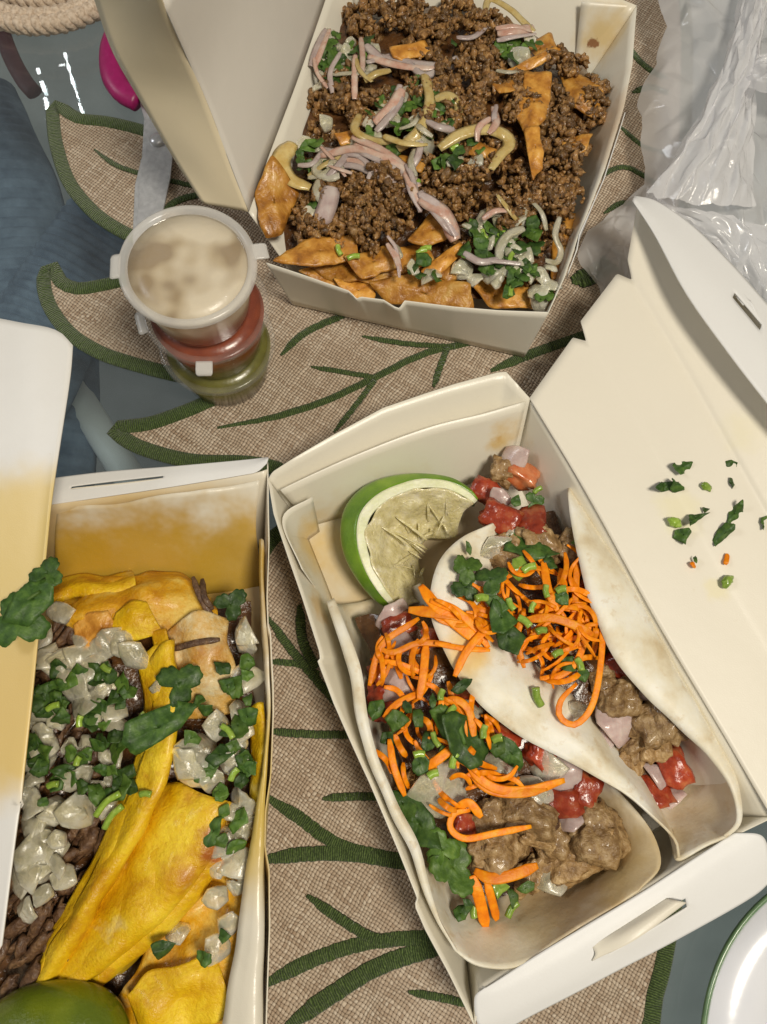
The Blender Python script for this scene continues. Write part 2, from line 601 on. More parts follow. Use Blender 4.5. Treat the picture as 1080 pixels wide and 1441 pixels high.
m_lime_dark = food('lime_rind_dark', [(.3, (.06, .095, .003, 1)), (.55, (.115, .16, .006, 1)), (.8, (.20, .24, .012, 1))], 45, .25, .25, 900, 0, coat=.5)


def corn_tortilla(name, a, b, c, burn=.0, nscale=38):
    s = N(name)
    n = s.noise(nscale, 7, .68)
    col = s.ramp(n, [(.32, a), (.48, b), (.64, c)])
    col = s.mix(s.math('MULTIPLY', s.ramp(s.noise(30, 5, .65, s.pos()), [(.54, (0, 0, 0, 1)), (.66, (1, 1, 1, 1))]), .65), col, (.46, .15, .006, 1))
    col = s.mix(s.math('MULTIPLY', s.ramp(s.noise(520, 4, .7, s.pos()), [(.45, (0, 0, 0, 1)), (.7, (1, 1, 1, 1))]), .45), col, (.62, .30, .01, 1))
    col = s.mix(s.math('MULTIPLY', s.spot(P(306, 1188, 42), .008, .5, .7, 150), .85), col, (.34, .07, .008, 1))
    col = s.mix(s.math('MULTIPLY', s.ramp(s.noise(48, 5, .6, s.pos()), [(.62, (0, 0, 0, 1)), (.72, (1, 1, 1, 1))]), .5), col, (.84, .70, .32, 1))
    bp = s.bump(s.noise(900, 4), .35, prev=s.bump(s.noise(160, 5, .65), 1.2))
    rg = s.ramp(s.noise(70, 4), [(.35, (.28, .28, .28, 1)), (.65, (.55, .55, .55, 1))])
    return s.done(s.bsdf(col, rg, bp, 0, coat=.08))


m_corn = corn_tortilla('corn_tortilla', (.58, .28, .003, 1), (.80, .50, .006, 1), (.90, .66, .03, 1))
m_corn_o = corn_tortilla('soaked_corn_tortilla', (.50, .19, .004, 1), (.74, .38, .008, 1), (.82, .58, .12, 1), nscale=60)


def sauce(name, a, b, scale=120, rough=.3):
    return food(name, [(.3, a), (.7, b)], scale, rough, .2, 200, .2, coat=.3)


m_cream = food('cream_sauce', [(.40, (.34, .25, .14, 1)), (.46, (.52, .42, .27, 1)), (.56, (.70, .61, .45, 1))], 34, .35, .2, 200, 0, coat=.1, detail=2)
m_red = sauce('red_salsa', (.17, .022, .004, 1), (.29, .055, .010, 1))
m_grn = sauce('green_salsa', (.10, .095, .004, 1), (.18, .165, .015, 1))

# ------------------------------------------------------------------ the setting
fl = mk('floor', [Vector(p) for p in ((-3, -3, -.72), (3, -3, -.72), (3, 3, -.72), (-3, 3, -.72))], [(0, 1, 2, 3)], m_floor, smooth=False)
fl['kind'] = 'structure'
bm = bmesh.new()
bmesh.ops.create_cube(bm, size=1)
for v in bm.verts:
    v.co = Vector((v.co.x*1.3, v.co.y*1.1+.1, v.co.z*.010-.005))
tt = mk('table_top', [v.co.copy() for v in bm.verts], [[v.index for v in f.verts] for f in bm.faces], m_glass, smooth=False)
bm.free()
tt['kind'] = 'structure'

# cloth and strap seen through the glass
def ribbed(name, path, width, label, cat, z=-200):
    pts = cr([P(x, y, z) for x, y in path], 220)
    verts, faces = [], []
    m = 18
    for i, c in enumerate(pts):
        t = (pts[min(i+1, len(pts)-1)]-pts[max(i-1, 0)]).normalized()
        sdir = t.cross(Vector((0, 0, 1))).normalized()
        for k in range(m+1):
            a = math.pi*k/m
            wv = .0028*math.sin(a)*math.sin(i*1.25+1.2*math.sin(k*.35))+.006*noise.noise(c*14+Vector((k*.2, 0, 0)))
            rr = width/1000+wv
            verts.append(c+sdir*rr*math.cos(a)+Vector((0, 0, rr*.55*math.sin(a))))
    for i in range(len(pts)-1):
        for k in range(m):
            a = i*(m+1)+k
            faces.append((a, a+1, a+m+2, a+m+1))
    return tag(mk(name, verts, faces, m_knit, thick=3), label, cat)


ribbed('knit_sleeve', [(-60, 150), (10, 330), (40, 520), (20, 760)], 62, 'grey blue ribbed knit cloth hanging straight below the glass tabletop', 'clothing', -260)
ribbed('knit_sleeve', [(330, 170), (180, 300), (80, 440), (20, 560)], 46, 'grey blue ribbed knit cloth running slantwise below the glass tabletop', 'clothing', -190)
tag(sweep('bag_strap', [P(-30, -60, -120), P(8, 60, -120), P(32, 110, -120), P(50, 132, -120)], circ(7, 10, .5), m_strap),
    'dark maroon strap below the glass beside the woven trivet', 'strap')
tag(sweep('table_leg', [P(60, 480, -250), P(200, 700, -250)], circ(14, 12), m_paper_out), 'pale slanting rod below the glass tabletop', 'table leg')

# lit tubes of the ceiling lamp, mirrored in the glass
s = N('lamp_glow')
em = s.add('ShaderNodeEmission')
em.inputs[0].default_value = (.95, 1, 1, 1)
em.inputs[1].default_value = 26
m_glow = s.done(em.outputs[0])


def mirrored(x, y, h=2.2):
    t = P(x, y, 0)
    return Vector((t.x*(1+h/CAMH), t.y*(1+h/CAMH), h))


lampr = thing('ceiling_lamp', 'lit ceiling lamp of thin tubes mirrored in the glass tabletop', 'lamp', mirrored(90, 100, 2.2))
for path, r in [([(86, 56), (94, 84), (104, 120)], 7), ([(106, 124), (110, 138)], 4), ([(112, 146), (117, 160)], 6), ([(54, 97), (55, 103)], 7), ([(59, 115), (63, 128)], 8), ([(64, 138), (67, 155)], 8), ([(68, 166), (69, 172)], 8), ([(80, 69), (88, 68)], 4), ([(84, 92), (92, 91)], 4)]:
    sweep('lamp_tube', [mirrored(*p) for p in path], circ(r, 10), m_glow, lampr, n=14, taper=lambda u: .8+.4*math.sin(u*23))

# ------------------------------------------------------------------ placemat
mat_root = thing('placemat', 'beige burlap leaf-shaped placemat with green stitched edge and veins', 'placemat', P(560, 800, 0))
lobes = [(240, 200), (200, 183), (150, 171), (110, 166), (84, 150), (75, 150), (75, 168), (80, 205), (97, 255), (130, 296), (165, 321), (200, 337),
         (245, 352), (300, 400), (250, 400), (190, 393), (145, 401), (110, 406), (85, 396), (74, 374), (64, 384), (62, 402), (72, 434), (100, 470), (140, 495), (180, 509),
         (240, 525), (330, 545), (290, 566), (260, 579), (210, 596), (163, 602), (165, 610), (200, 630), (270, 648), (350, 651), (400, 664), (425, 700), (405, 740), (378, 765),
         (330, 850), (250, 1000), (220, 1200), (230, 1400), (330, 1540), (520, 1600), (760, 1580), (900, 1470), (922, 1400), (936, 1345), (960, 1200), (985, 1000),
         (985, 700), (960, 450), (965, 200), (950, -40), (800, -110), (560, -120), (420, -40), (340, 90)]
ol = [P(x, y, 2.0) for x, y in lobes]
ol = cr(ol+[ol[0]], 420)[:-1]
slab('burlap_leaf', ol, 1.8, m_burlap, mat_root)
inset = [(-4.2, -1.6), (-4.4, -.2), (-3.4, .75), (-1.2, 1.15), (1.2, 1.15), (3.4, .75), (4.4, -.2), (4.2, -1.6)]
sweep('stitched_border', ol+[ol[0]], inset, m_green, mat_root, raw=True, loop=True)
veins = [([(306, 602), (380, 588), (450, 567), (520, 535), (580, 505), (632, 488), (740, 468)], 3.0), ([(438, 516), (480, 523), (528, 531)], 2.2), ([(470, 608), (497, 575), (527, 535)], 2.2),
         ([(510, 473), (570, 483), (640, 488)], 2.3), ([(610, 545), (620, 515), (630, 488)], 2.4), ([(690, 522), (750, 497), (840, 466)], 4.2), ([(395, 500), (430, 468), (490, 440)], 3.0),
         ([(805, 395), (830, 388), (860, 370)], 8), ([(840, 250), (880, 235), (930, 262)], 2.4), ([(850, 300), (880, 285), (925, 300)], 2.4), ([(870, 175), (905, 205), (940, 215)], 2.4), ([(880, 60), (905, 90), (935, 110)], 3.2), ([(890, 130), (915, 122), (940, 130)], 3),
         ([(133, 210), (160, 230), (195, 243), (275, 262)], 2.2), ([(228, 296), (255, 280), (290, 272)], 3.0),
         ([(370, 1118), (420, 1150), (480, 1190), (575, 1213)], 4.3), ([(360, 1212), (420, 1203), (490, 1202), (585, 1216)], 4.6), ([(454, 1124), (490, 1121), (530, 1121)], 2.6), ([(370, 1028), (430, 1033), (500, 1034)], 2.6),
         ([(432, 1260), (470, 1287), (520, 1318), (560, 1325)], 3.2), ([(360, 1392), (440, 1351), (520, 1326), (620, 1318)], 4.6), ([(395, 1452), (470, 1398), (540, 1357), (630, 1328)], 5.4), ([(574, 1396), (610, 1402), (670, 1415)], 2.4),
         ([(422, 850), (426, 900), (445, 940)], 3.4), ([(376, 868), (415, 920), (475, 990)], 3.0), ([(376, 930), (420, 935), (450, 950)], 2.4)]
for i, (v, w) in enumerate(veins):
    w *= .80
    pts = cr([P(x, y, 2.05+.12*(i % 5)) for x, y in v], 60)
    pts = [p+Vector((RND.uniform(-.25, .25), RND.uniform(-.25, .25), 0))/1000 for p in pts]
    sweep('vein', pts, [(-w, -.3), (-w*.8, .35), (0, .6), (w*.8, .35), (w, -.3)], m_green, mat_root, raw=True,
          taper=lambda u: min(1, .35+3.2*u))

# ------------------------------------------------------------------ paper boxes
def wall(name, rim, base, mat, parent, nu=70, nv=8, amp=.5, lin=True, thick=.55, seed=0, **kw):
    return loft(name, [rim, base], nu, nv, mat, parent, thick, linear=lin, linear_v=True, amp=amp, freq=22, seed=seed, **kw)


def stained(name, base, lst, **kw):
    return paper(name, base, [(V(p), r/1000, col, st, soft, wob, ws) for p, r, col, st, soft, wob, ws in lst], **kw)


# --- nacho box
nb = thing('takeaway_box', 'open white paper box filled with loaded nachos, lid folded back', 'box', P(600, 300, 1), 'open paper takeaway boxes')
ORG = (.50, .24, .02, 1)
m_nb = stained('paper_nacho_box', (.80, .76, .65, 1), [((850, 45, 30), 13, (.62, .42, .10, 1), .7, .8, .9, 70), ((835, 60, 25), 3, (.22, .07, .01, 1), .9, .3, 1.2, 300), ((820, 200, 25), 30, (.45, .22, .04, 1), .6, .8, .6, 60)], rough=.3)
nb_rim = dict(NL=(375, 370, 45), NR=(772, 440, 45), FR=(896, 8, 46), FL=(478, -60, 46))
nb_base = dict(NL=(412, 428, 3.8), NR=(738, 502, 3.8), FR=(822, 120, 3.8), FL=(520, 70, 3.8))
slab('floor_panel', [nb_base[k] for k in ('NL', 'NR', 'FR', 'FL')], .6, m_nb, nb)
wall('front_wall', [(375, 370, 45), (430, 388, 45), (490, 409, 45), (497, 415, 45), (502, 421, 44), (508, 418, 45), (540, 422, 45), (556, 432, 44), (563, 434, 43), (570, 423, 45), (640, 432, 45), (700, 437, 45), (772, 440, 45)],
     [nb_base['NL'], nb_base['NR']], m_nb, nb, 120, 8, .25)
wall('right_wall', [(772, 440, 45), (795, 390, 45), (808, 352, 46), (812, 338, 45), (850, 240, 46), (878, 150, 47), (890, 90, 47), (896, 8, 47)], [nb_base['NR'], nb_base['FR']], m_nb, nb, 90, 8, .3)
wall('outer_glue_tab', [(800, 384, 40), (813, 350, 46), (816, 330, 46), (850, 252, 46), (880, 158, 45)], [(798, 392, 30), (812, 345, 30), (845, 262, 30), (874, 170, 30)], m_paper_out, nb, 60, 4, .2)
wall('back_wall', [(896, 8, 47), (850, -12, 47), (760, -32, 46), (600, -52, 46), (478, -60, 46)], [nb_base['FR'], nb_base['FL']], m_nb, nb, 60, 8, .4)
wall('left_wall', [(478, -60, 46), (440, 50, 46), (400, 160, 45), (350, 298, 45)], [nb_base['FL'], (425, 405, 3.8)], m_nb, nb, 60, 8, .4)
loft('corner_gusset', [[(896, 8, 46), (822, 120, 2)], [(818, 2, 44), (806, 118, 3)]], 20, 6, m_nb, nb, .5, linear=True, linear_v=True, amp=.3)
m_nlid = paper('paper_nacho_lid', (.70, .665, .60, 1), rough=.4)
m_nflap = paper('paper_nacho_flap', (.76, .66, .46, 1), rough=.4)
lid = loft('lid', [[(350, 298, 45), (440, 50, 46), (478, -60, 46), (520, -170, 46)], [(285, 130, 98), (375, -40, 100), (425, -150, 100), (460, -250, 100)], [(228, 0, 150), (330, -200, 150), (390, -330, 150), (430, -420, 150)]],
           40, 16, m_nlid, nb, .6, amp=.8, freq=14)
loft('lid_side_flap', [[(350, 298, 45.3), (318, 212, 72), (285, 130, 98.3), (255, 62, 124), (228, 0, 150.3), (212, -40, 166)], [(318, 292, 44), (283, 220, 66), (243, 137, 90), (208, 68, 115), (181, 0, 138), (165, -40, 150)], [(286, 286, 43), (245, 222, 58), (198, 142, 82), (160, 74, 104), (134, 0, 126), (118, -40, 138)]],
     50, 10, m_nflap, lid, .6, amp=.4, freq=20)

# --- taco box
tb = thing('takeaway_box', 'open white paper box holding two soft tacos and a lime wedge', 'box', P(720, 960, 1), 'open paper takeaway boxes')
YEL = (.72, .52, .16, 1)
m_tb = stained('paper_taco_box', (.80, .755, .635, 1), [((455, 760, 15), 14, (.70, .48, .14, 1), .85, .7, .9, 60), ((455, 850, 30), 8, (.62, .38, .10, 1), .7, .6, 1, 110), ((712, 625, 30), 9, (.66, .45, .14, 1), .8, .7, 1.0, 90), ((700, 610, 25), 5, (.55, .30, .06, 1), .7, .5, 1.3, 160), ((560, 800, 1), 40, (.62, .42, .14, 1), .7, .5, .8, 40), ((860, 660, 40), 6, (.70, .5, .2, 1), .4, .6, 1, 100)], rough=.3)
tb_base = dict(TL=(428, 742, 3.8), TR=(722, 664, 3.8), BR=(962, 1145, 3.8), BL=(652, 1318, 3.8))
slab('floor_panel', [tb_base[k] for k in ('TL', 'TR', 'BR', 'BL')], .6, m_tb, tb)
wall('back_wall', [(378, 674, 45), (384, 664, 47), (412, 646, 49), (470, 612, 50), (540, 574, 51), (600, 553, 51), (640, 540, 51), (700, 524, 51), (712, 523, 51), (728, 540, 50), (746, 560, 46)],
     [(428, 742, 3.8), (722, 664, 3.8)], m_tb, tb, 90, 10, .5)
loft('back_wall_lining', [[(395, 690, 44), (490, 645, 45), (600, 603, 45), (690, 580, 45), (740, 566, 45)], [(440, 742, 2.5), (540, 712, 2.5), (640, 688, 2.5), (716, 668, 2.5)]], 40, 8, m_tb, tb, .5, linear_v=True, amp=.5)
wall('left_wall', [(378, 674, 45), (386, 722, 45), (408, 790, 45), (426, 843, 45), (450, 918, 45), (451, 928, 45), (447, 930, 45), (470, 990, 45), (520, 1100, 46), (562, 1200, 46), (588, 1265, 46), (584, 1274, 46), (600, 1310, 45), (632, 1370, 44), (668, 1444, 43)],
     [(428, 742, 3.8), (652, 1318, 3.8)], m_tb, tb, 130, 10, .5)
wall('right_wall', [(746, 560, 45), (830, 700, 45), (930, 880, 45), (1030, 1050, 45), (1088, 1150, 44)], [(722, 664, 3.8), (962, 1145, 3.8)], m_tb, tb, 60, 10, .4)
wall('front_wall', [(676, 1394, 44), (770, 1334, 45), (900, 1256, 45), (1034, 1176, 45)], [(652, 1318, 3.8), (962, 1145, 3.8)], m_tb, tb, 50, 10, .3)
wall('corner_gusset', [(668, 1444, 43), (676, 1394, 44)], [(652, 1318, 1.5), (654, 1316, 1.5)], m_tb, tb, 8, 8, .1)
wall('corner_gusset', [(1034, 1176, 45), (1088, 1150, 44)], [(960, 1146, 1.5), (962, 1144, 1.5)], m_tb, tb, 8, 8, .1)
loft('corner_gusset', [[(440, 700, 40), (398, 730, 42), (425, 800, 44)], [(450, 748, 4), (430, 770, 6), (446, 830, 22)]], 20, 8, m_tb, tb, .5, linear_v=True, amp=.3)
# tuck flap with slot, folded out over the front
ff = loft('tuck_flap', [[(682, 1390, 44.6), (690, 1386, 44.8), (770, 1335, 45.6), (900, 1257, 45.6), (1018, 1182, 45.6), (1034, 1172, 45.6)],
                        [(668, 1404, 44.2), (700, 1398, 45), (790, 1352, 46), (915, 1275, 46), (1035, 1200, 46), (1072, 1176, 46)],
                        [(672, 1440, 42), (720, 1420, 43), (815, 1370, 44), (940, 1292, 44), (1050, 1228, 44), (1082, 1206, 44)],
                        [(690, 1462, 38), (735, 1436, 39), (830, 1386, 40), (960, 1318, 40), (1055, 1264, 40), (1084, 1240, 40)]],
          90, 30, m_paper_out, tb, .7, hole=(.42, .70, .46, .60), amp=.2)
loft('slot_tongue', [[(832, 1330, 45.6), (880, 1302, 46.2), (938, 1264, 46)], [(838, 1342, 46.5), (890, 1308, 50), (955, 1268, 49)], [(833, 1352, 45.5), (895, 1322, 51), (966, 1270, 48)]], 24, 8, m_paper_in, ff, .6)
tl_stain = stained('paper_taco_lid', (.80, .75, .635, 1), [((960, 720, 47), 10, (.78, .72, .46, 1), .6, .6, 1.1, 90), ((1010, 830, 47), 6, (.78, .70, .40, 1), .5, .5, 1, 120), ((1040, 610, 47), 9, (.77, .71, .48, 1), .5, .8, 1, 80)], rough=.4)
_e0 = [(745, 561, 45.3), (806, 476, 46), (825, 481, 46.2), (817, 453, 46.5), (868, 386, 48.2), (889, 395, 48), (883, 366, 49.5), (896, 292, 53)]
_off = [(0, 0), (84, 141), (184, 321), (284, 491), (342, 590), (402, 690)]
tl = loft('lid', [[(x+dx, y+dy, z) for dx, dy in _off] for x, y, z in _e0]+[[(894, 279, 55), (975, 320, 59), (1080, 430, 60), (1170, 532, 60), (1260, 640, 60), (1340, 740, 60)]], 50, 90, tl_stain, tb, .6, linear_v=True, amp=.5, freq=10)
tf = loft('lid_tuck_flap', [[(893, 276, 56), (925, 284, 58), (975, 318, 60), (1030, 372, 61), (1080, 428, 61), (1170, 530, 61)],
                            [(892, 279, 60), (925, 310, 63), (975, 368, 66), (1030, 432, 67), (1080, 490, 67), (1160, 590, 67)],
                            [(890, 283, 60), (922, 332, 65), (965, 412, 68), (1020, 490, 69), (1080, 568, 69), (1140, 640, 69)]],
          70, 20, m_paper_out, tl, .7, hole=(.52, .66, .36, .44))
loft('slot_tongue', [[(1022, 400, 63), (1034, 398, 63), (1044, 404, 63)], [(1046, 430, 64.5), (1057, 424, 64.5), (1070, 452, 65)]], 10, 5, m_paper_out, tf, .5)

# --- corn taco box
cb = thing('takeaway_box', 'open white paper box of yellow corn tacos lined with waxed paper', 'box', P(180, 1050, 1), 'open paper takeaway boxes')
GOLD = (.52, .33, .03, 1)
m_cb = stained('paper_corn_box', (.78, .72, .59, 1), [((200, 850, 10), 62, (.60, .36, .025, 1), .92, .45, .25, 30), ((390, 1130, 25), 40, (.60, .40, .05, 1), .8, .6, .4, 30)], rough=.3)
cb_base = dict(TL=(20, 800, 3.8), TR=(372, 770, 3.8), BR=(372, 1520, 3.8), BL=(-20, 1530, 3.8))
slab('floor_panel', [cb_base[k] for k in ('TL', 'TR', 'BR', 'BL')], .6, m_cb, cb)
wall('back_wall', [(-40, 726, 46), (75, 710, 46), (200, 690, 46), (365, 664, 46), (377, 660, 46)], [cb_base['TL'], cb_base['TR']], m_cb, cb, 50, 10, .5)
wall('right_wall', [(377, 650, 46), (379, 760, 45), (376, 840, 45), (378, 884, 45), (381, 886, 45), (385, 960, 44), (385, 1000, 44), (381, 1090, 44), (374, 1140, 44), (373, 1190, 44), (379, 1222, 45), (380, 1300, 46), (377, 1380, 46), (374, 1470, 46)],
     [cb_base['TR'], (374, 1000, 3.8), cb_base['BR']], m_cb, cb, 110, 10, .4)
wall('left_wall', [(-60, 726, 46), (-110, 1520, 46)], [cb_base['TL'], cb_base['BL']], m_cb, cb, 40, 8, .4)
wall('front_wall', [(-110, 1545, 46), (374, 1545, 46)], [cb_base['BL'], cb_base['BR']], m_cb, cb, 40, 8, .4)
cf = loft('tuck_flap', [[(60, 712, 46.4), (150, 699, 46.4), (250, 684, 46.4), (340, 669, 46.4), (362, 664, 46.4), (376, 652, 46.4)], [(60, 692, 46), (150, 683, 46), (250, 670, 46), (345, 658, 46), (378, 646, 46)], [(60, 675, 44), (150, 664, 44), (250, 656, 44), (340, 648, 44), (378, 644, 44)]],
          80, 20, m_paper_out, cb, .7, hole=(.12, .52, .45, .55), linear=False)
loft('slot_tongue', [[(100, 687, 46.4), (170, 680, 46.8), (230, 673, 46.4)], [(101, 692, 45.2), (172, 685, 44.6), (229, 676, 45.4)]], 20, 4, m_paper_in, cf, .5)
m_clid = stained('paper_corn_lid', (.81, .80, .77, 1), [((20, 900, 75), 62, (.74, .53, .17, 1), .95, .16, .35, 26), ((30, 780, 75), 40, (.76, .58, .22, 1), .9, .3, .4, 30)], rough=.35)
clid = loft('lid', [[(-190, 470, 50), (-200, 800, 50), (-210, 1100, 50), (-220, 1360, 50)], [(-60, 444, 64), (-70, 780, 64), (-90, 1100, 64), (-110, 1360, 64)], [(40, 456, 76), (30, 760, 75), (-5, 1100, 74), (-40, 1355, 73)], [(82, 466, 79), (60, 740, 78), (20, 1100, 77), (-12, 1352, 76)],
                    [(103, 486, 80), (98, 540, 80), (75, 690, 80), (66, 770, 80), (48, 960, 79), (31, 1125, 78), (34, 1131, 78), (28, 1140, 78), (3, 1330, 78)]],
            90, 30, m_clid, cb, .7)
m_wax = stained('waxed_liner', (.76, .71, .59, 1), [((200, 850, 12), 52, (.50, .29, .012, 1), .95, .35, .5, 45), ((60, 830, 12), 48, (.50, .29, .012, 1), .95, .35, .5, 45), ((340, 840, 12), 44, (.50, .30, .02, 1), .92, .35, .5, 45), ((376, 1110, 30), 40, (.62, .42, .04, 1), .9, .45, .3, 40)], rough=.25, wave=.5)
loft('waxed_liner', [[(80, 716, 43), (200, 702, 44), (300, 688, 44), (366, 676, 43)], [(78, 768, 24), (200, 758, 26), (300, 752, 26), (362, 750, 24)], [(75, 850, 3), (200, 842, 4), (300, 836, 4), (366, 830, 3)]], 60, 20, m_wax, cb, .15, amp=1.6, freq=40)
loft('waxed_liner', [[(366, 760, 40), (367, 850, 43), (370, 930, 43), (376, 1010, 43), (366, 1100, 44), (350, 1200, 46), (338, 1280, 46), (326, 1360, 45), (308, 1460, 44)], [(372, 760, 44), (373, 850, 45), (378, 930, 45), (381, 1010, 44), (374, 1100, 44), (370, 1200, 47), (368, 1280, 49), (366, 1360, 49), (364, 1460, 49)],
                     [(375, 780, 30), (374, 1000, 30), (372, 1200, 30), (368, 1460, 30)]], 80, 10, m_wax, cb, .15, amp=1.0, freq=50, seed=4)

# ------------------------------------------------------------------ portion cups
axis = P(264, 371, 104)
offs = [(2, -2), (2, -1), (0, 0)]
CS = 1.05
names = [('bottom', 'green'), ('middle', 'red'), ('top', 'cream')]
cup_labels = ['clear lidded cup of green salsa at the bottom of the stack', 'clear lidded cup of red salsa in the middle of the stack', 'clear lidded cup of cream sauce on top of the stack']
tabs = [[(2.2, 9)], [(3.45, 12), (4.75, 8)], [(3.2, 12), (.25, 8)]]
for k in range(3):
    z0 = 2.6+k*33.9
    c = Vector((axis.x+offs[k][0]/1000, axis.y+offs[k][1]/1000, z0/1000))
    ct = thing('sauce_cup', cup_labels[k], 'sauce cup', c, 'stacked lidded sauce cups')
    revolve('cup', c, [(0.01, .2), (23.0, .2), (24.2, 1.2), (28.8, 29.5), (30.0, 30), (30.4, 31.3)], m_cup, ct, 64)
    sm = (m_grn, m_red, m_cream)[k]
    lvl = (28, 28.2, 30.0)[k]
    revolve('sauce', c, [(0.01, .9), (22.6, .9), (23.6, 1.9), (23.7+lvl*.158, lvl), (18, lvl+.4), (0.01, lvl+.3)], sm, ct, 64)
    ld = revolve('lid', c, [(0.01, 31.6), (20, 31.7), (26.2, 31.6), (26.9, 32.2)], m_lidp if k == 2 else m_lidc, ct, 64)
    revolve('lid_rim', c, [(26.8, 32.1), (27.6, 33.5), (29.2, 34.0), (30.6, 33.6), (31.1, 32.6), (31.0, 30.6)], m_rimp if k == 2 else m_rimc, ld, 72)
    for a, w in tabs[k]:
        d = Vector((math.cos(a), math.sin(a), 0))
        e = Vector((-d.y, d.x, 0))
        long = 36.5 if w < 10 else 34.5
        loft('lid_tab', [[c+(d*29.8-e*w/2)/1000+Vector((0, 0, .0330)), c+(d*29.8+e*w/2)/1000+Vector((0, 0, .0330))],
                         [c+(d*(long-1)-e*w/2)/1000+Vector((0, 0, .0321)), c+(d*(long-1)+e*w/2)/1000+Vector((0, 0, .0321))],
                         [c+(d*long-e*w*.4)/1000+Vector((0, 0, .0311)), c+(d*long+e*w*.4)/1000+Vector((0, 0, .0311))]], 8, 6, m_rimp, ld, .7)

# ------------------------------------------------------------------ scissors
sc_root = thing('scissors', 'steel scissors with magenta handle lying by the lid of the nacho box', 'scissors', P(215, 200, 4))
slab('blade', [(205, 150, 6), (216, 165, 6), (232, 190, 6), (243, 222, 6), (240, 250, 6), (222, 330, 6), (205, 380, 6), (196, 400, 6), (192, 330, 6), (198, 225, 6), (205, 215, 6), (204, 170, 6), (196, 140, 6)], 1.6, m_steel, sc_root, bevel=.3)
slab('blade', [(204, 150, 4.2), (200, 220, 4.2), (190, 260, 4.2), (187, 330, 4.2), (190, 395, 4.2), (197, 330, 4.2), (206, 250, 4.2), (216, 170, 4.2), (240, 140, 4.2)], 1.5, m_steel, sc_root, bevel=.3)
revolve('pivot_screw', P(222, 198, 6.0), [(5.0, 0), (5.0, .8), (4.2, 2.0), (2.4, 2.8), (0.01, 3.0)], m_steel, sc_root, 32)
sweep('handle', [P(196, 142, 6), P(172, 128, 7), P(158, 100, 8), P(160, 60, 8), P(185, 20, 8), P(225, 10, 8), P(245, 50, 8), P(235, 100, 8), P(215, 135, 7), P(200, 145, 6)], circ(7.6, 14, .7), m_magenta, sc_root, n=60)
sweep('handle', [P(232, 150, 5), P(260, 130, 6), P(290, 100, 7), P(300, 50, 7), P(330, 60, 7), P(330, 110, 7), P(290, 150, 6), P(240, 158, 5)], circ(4.2, 12, .85), m_magenta, sc_root, n=60)

# ------------------------------------------------------------------ rope trivet
tv = thing('woven_trivet', 'cream braided rope trivet lying on the glass tabletop', 'trivet', P(40, 44, 0)+Vector((0, .0655, 0)))
cc = P(40, 44, 8)+Vector((0, .0655, 0))
for ring, R0 in enumerate((.0565, .0365)):
    for st in range(3):
        pts = []
        nn = 300
        for i in range(nn+1):
            a = 2*math.pi*i/nn
            ph = a*(22 if ring == 0 else 15)+st*2*math.pi/3
            r = R0+.0048*math.sin(ph)
            pts.append(cc+Vector((r*math.cos(a), r*math.sin(a), .0032*math.sin(2*ph)-.001+.0003*noise.noise(Vector((i*.3, st, 0))))))
        sweep('rope_strand', pts, circ(4.3, 9, .85), m_rope, tv, raw=True, loop=True)

# ------------------------------------------------------------------ plate
pc = P(1240, 1500, 10)
pt = thing('plate', 'white plate with green rim beside the taco box', 'plate', Vector((pc.x, pc.y, 0)))
pr = (P(1075, 1262, 16)-Vector((pc.x, pc.y, .016))).length*1000
pc0 = Vector((pc.x, pc.y, 0))
revolve('dish', pc0, [(0.01, 3), (pr*.55, 3), (pr*.62, 5), (pr*.97, 15.5)], m_plate, pt, 96, thick=2.4)
revolve('rim', pc0, [(pr*.965, 14.6), (pr*.975, 16.6), (pr*.99, 17.2), (pr*1.0, 16.2), (pr*.995, 14.4)], m_plate_rim, pt, 96)

# ------------------------------------------------------------------ plastic bag
bagr = thing('plastic_bag', 'crumpled translucent white plastic bag beside the nacho box', 'plastic bag', P(1000, 250, 2))


def bag_sheet(name, polys, nu, nv, mat, seed, amp=5, pleat=0.0, npl=9):
    rows = [cr(p, nu) for p in polys]
    g = [cr([r[i] for r in rows], nv) for i in range(nu+1)]
    rg = random.Random(seed)
    sv = Vector((seed*2.3, seed*5.1, seed))
    verts, faces = [], []
    for i in range(nu+1):
        for j in range(nv+1):
            v = g[i][j].copy()
            e = 1 if 0 < i < nu and 0 < j < nv else .45
            q = v*24+sv
            v.z += amp/1000*e*(1.1*(1-2*abs(noise.noise(q)))+.55*rg.uniform(-1, 1)+.5*(1-2*abs(noise.noise(q*2.7))))
            v.z += pleat/1000*e*math.sin(2*math.pi*npl*i/nu+2*noise.noise(q*.6))
            v.x += amp*.38/1000*rg.uniform(-1, 1)
            v.y += amp*.38/1000*rg.uniform(-1, 1)
            v.z = max(v.z, .0036)
            verts.append(v)
    for i in range(nu):
        for j in range(nv):
            a = i*(nv+1)+j
            b, c, d = a+1, a+nv+2, a+nv+1
            if rg.random() < .5:
                faces += [(a, b, c), (a, c, d)]
            else:
                faces += [(a, b, d), (b, c, d)]
    o = mk(name, verts, faces, mat, bagr)
    m = o.modifiers.new('sub', 'SUBSURF')
    m.subdivision_type = 'SIMPLE'
    m.levels = m.render_levels = 2
    m = o.modifiers.new('soft', 'SMOOTH')
    m.factor, m.iterations = .5, 2
    return o


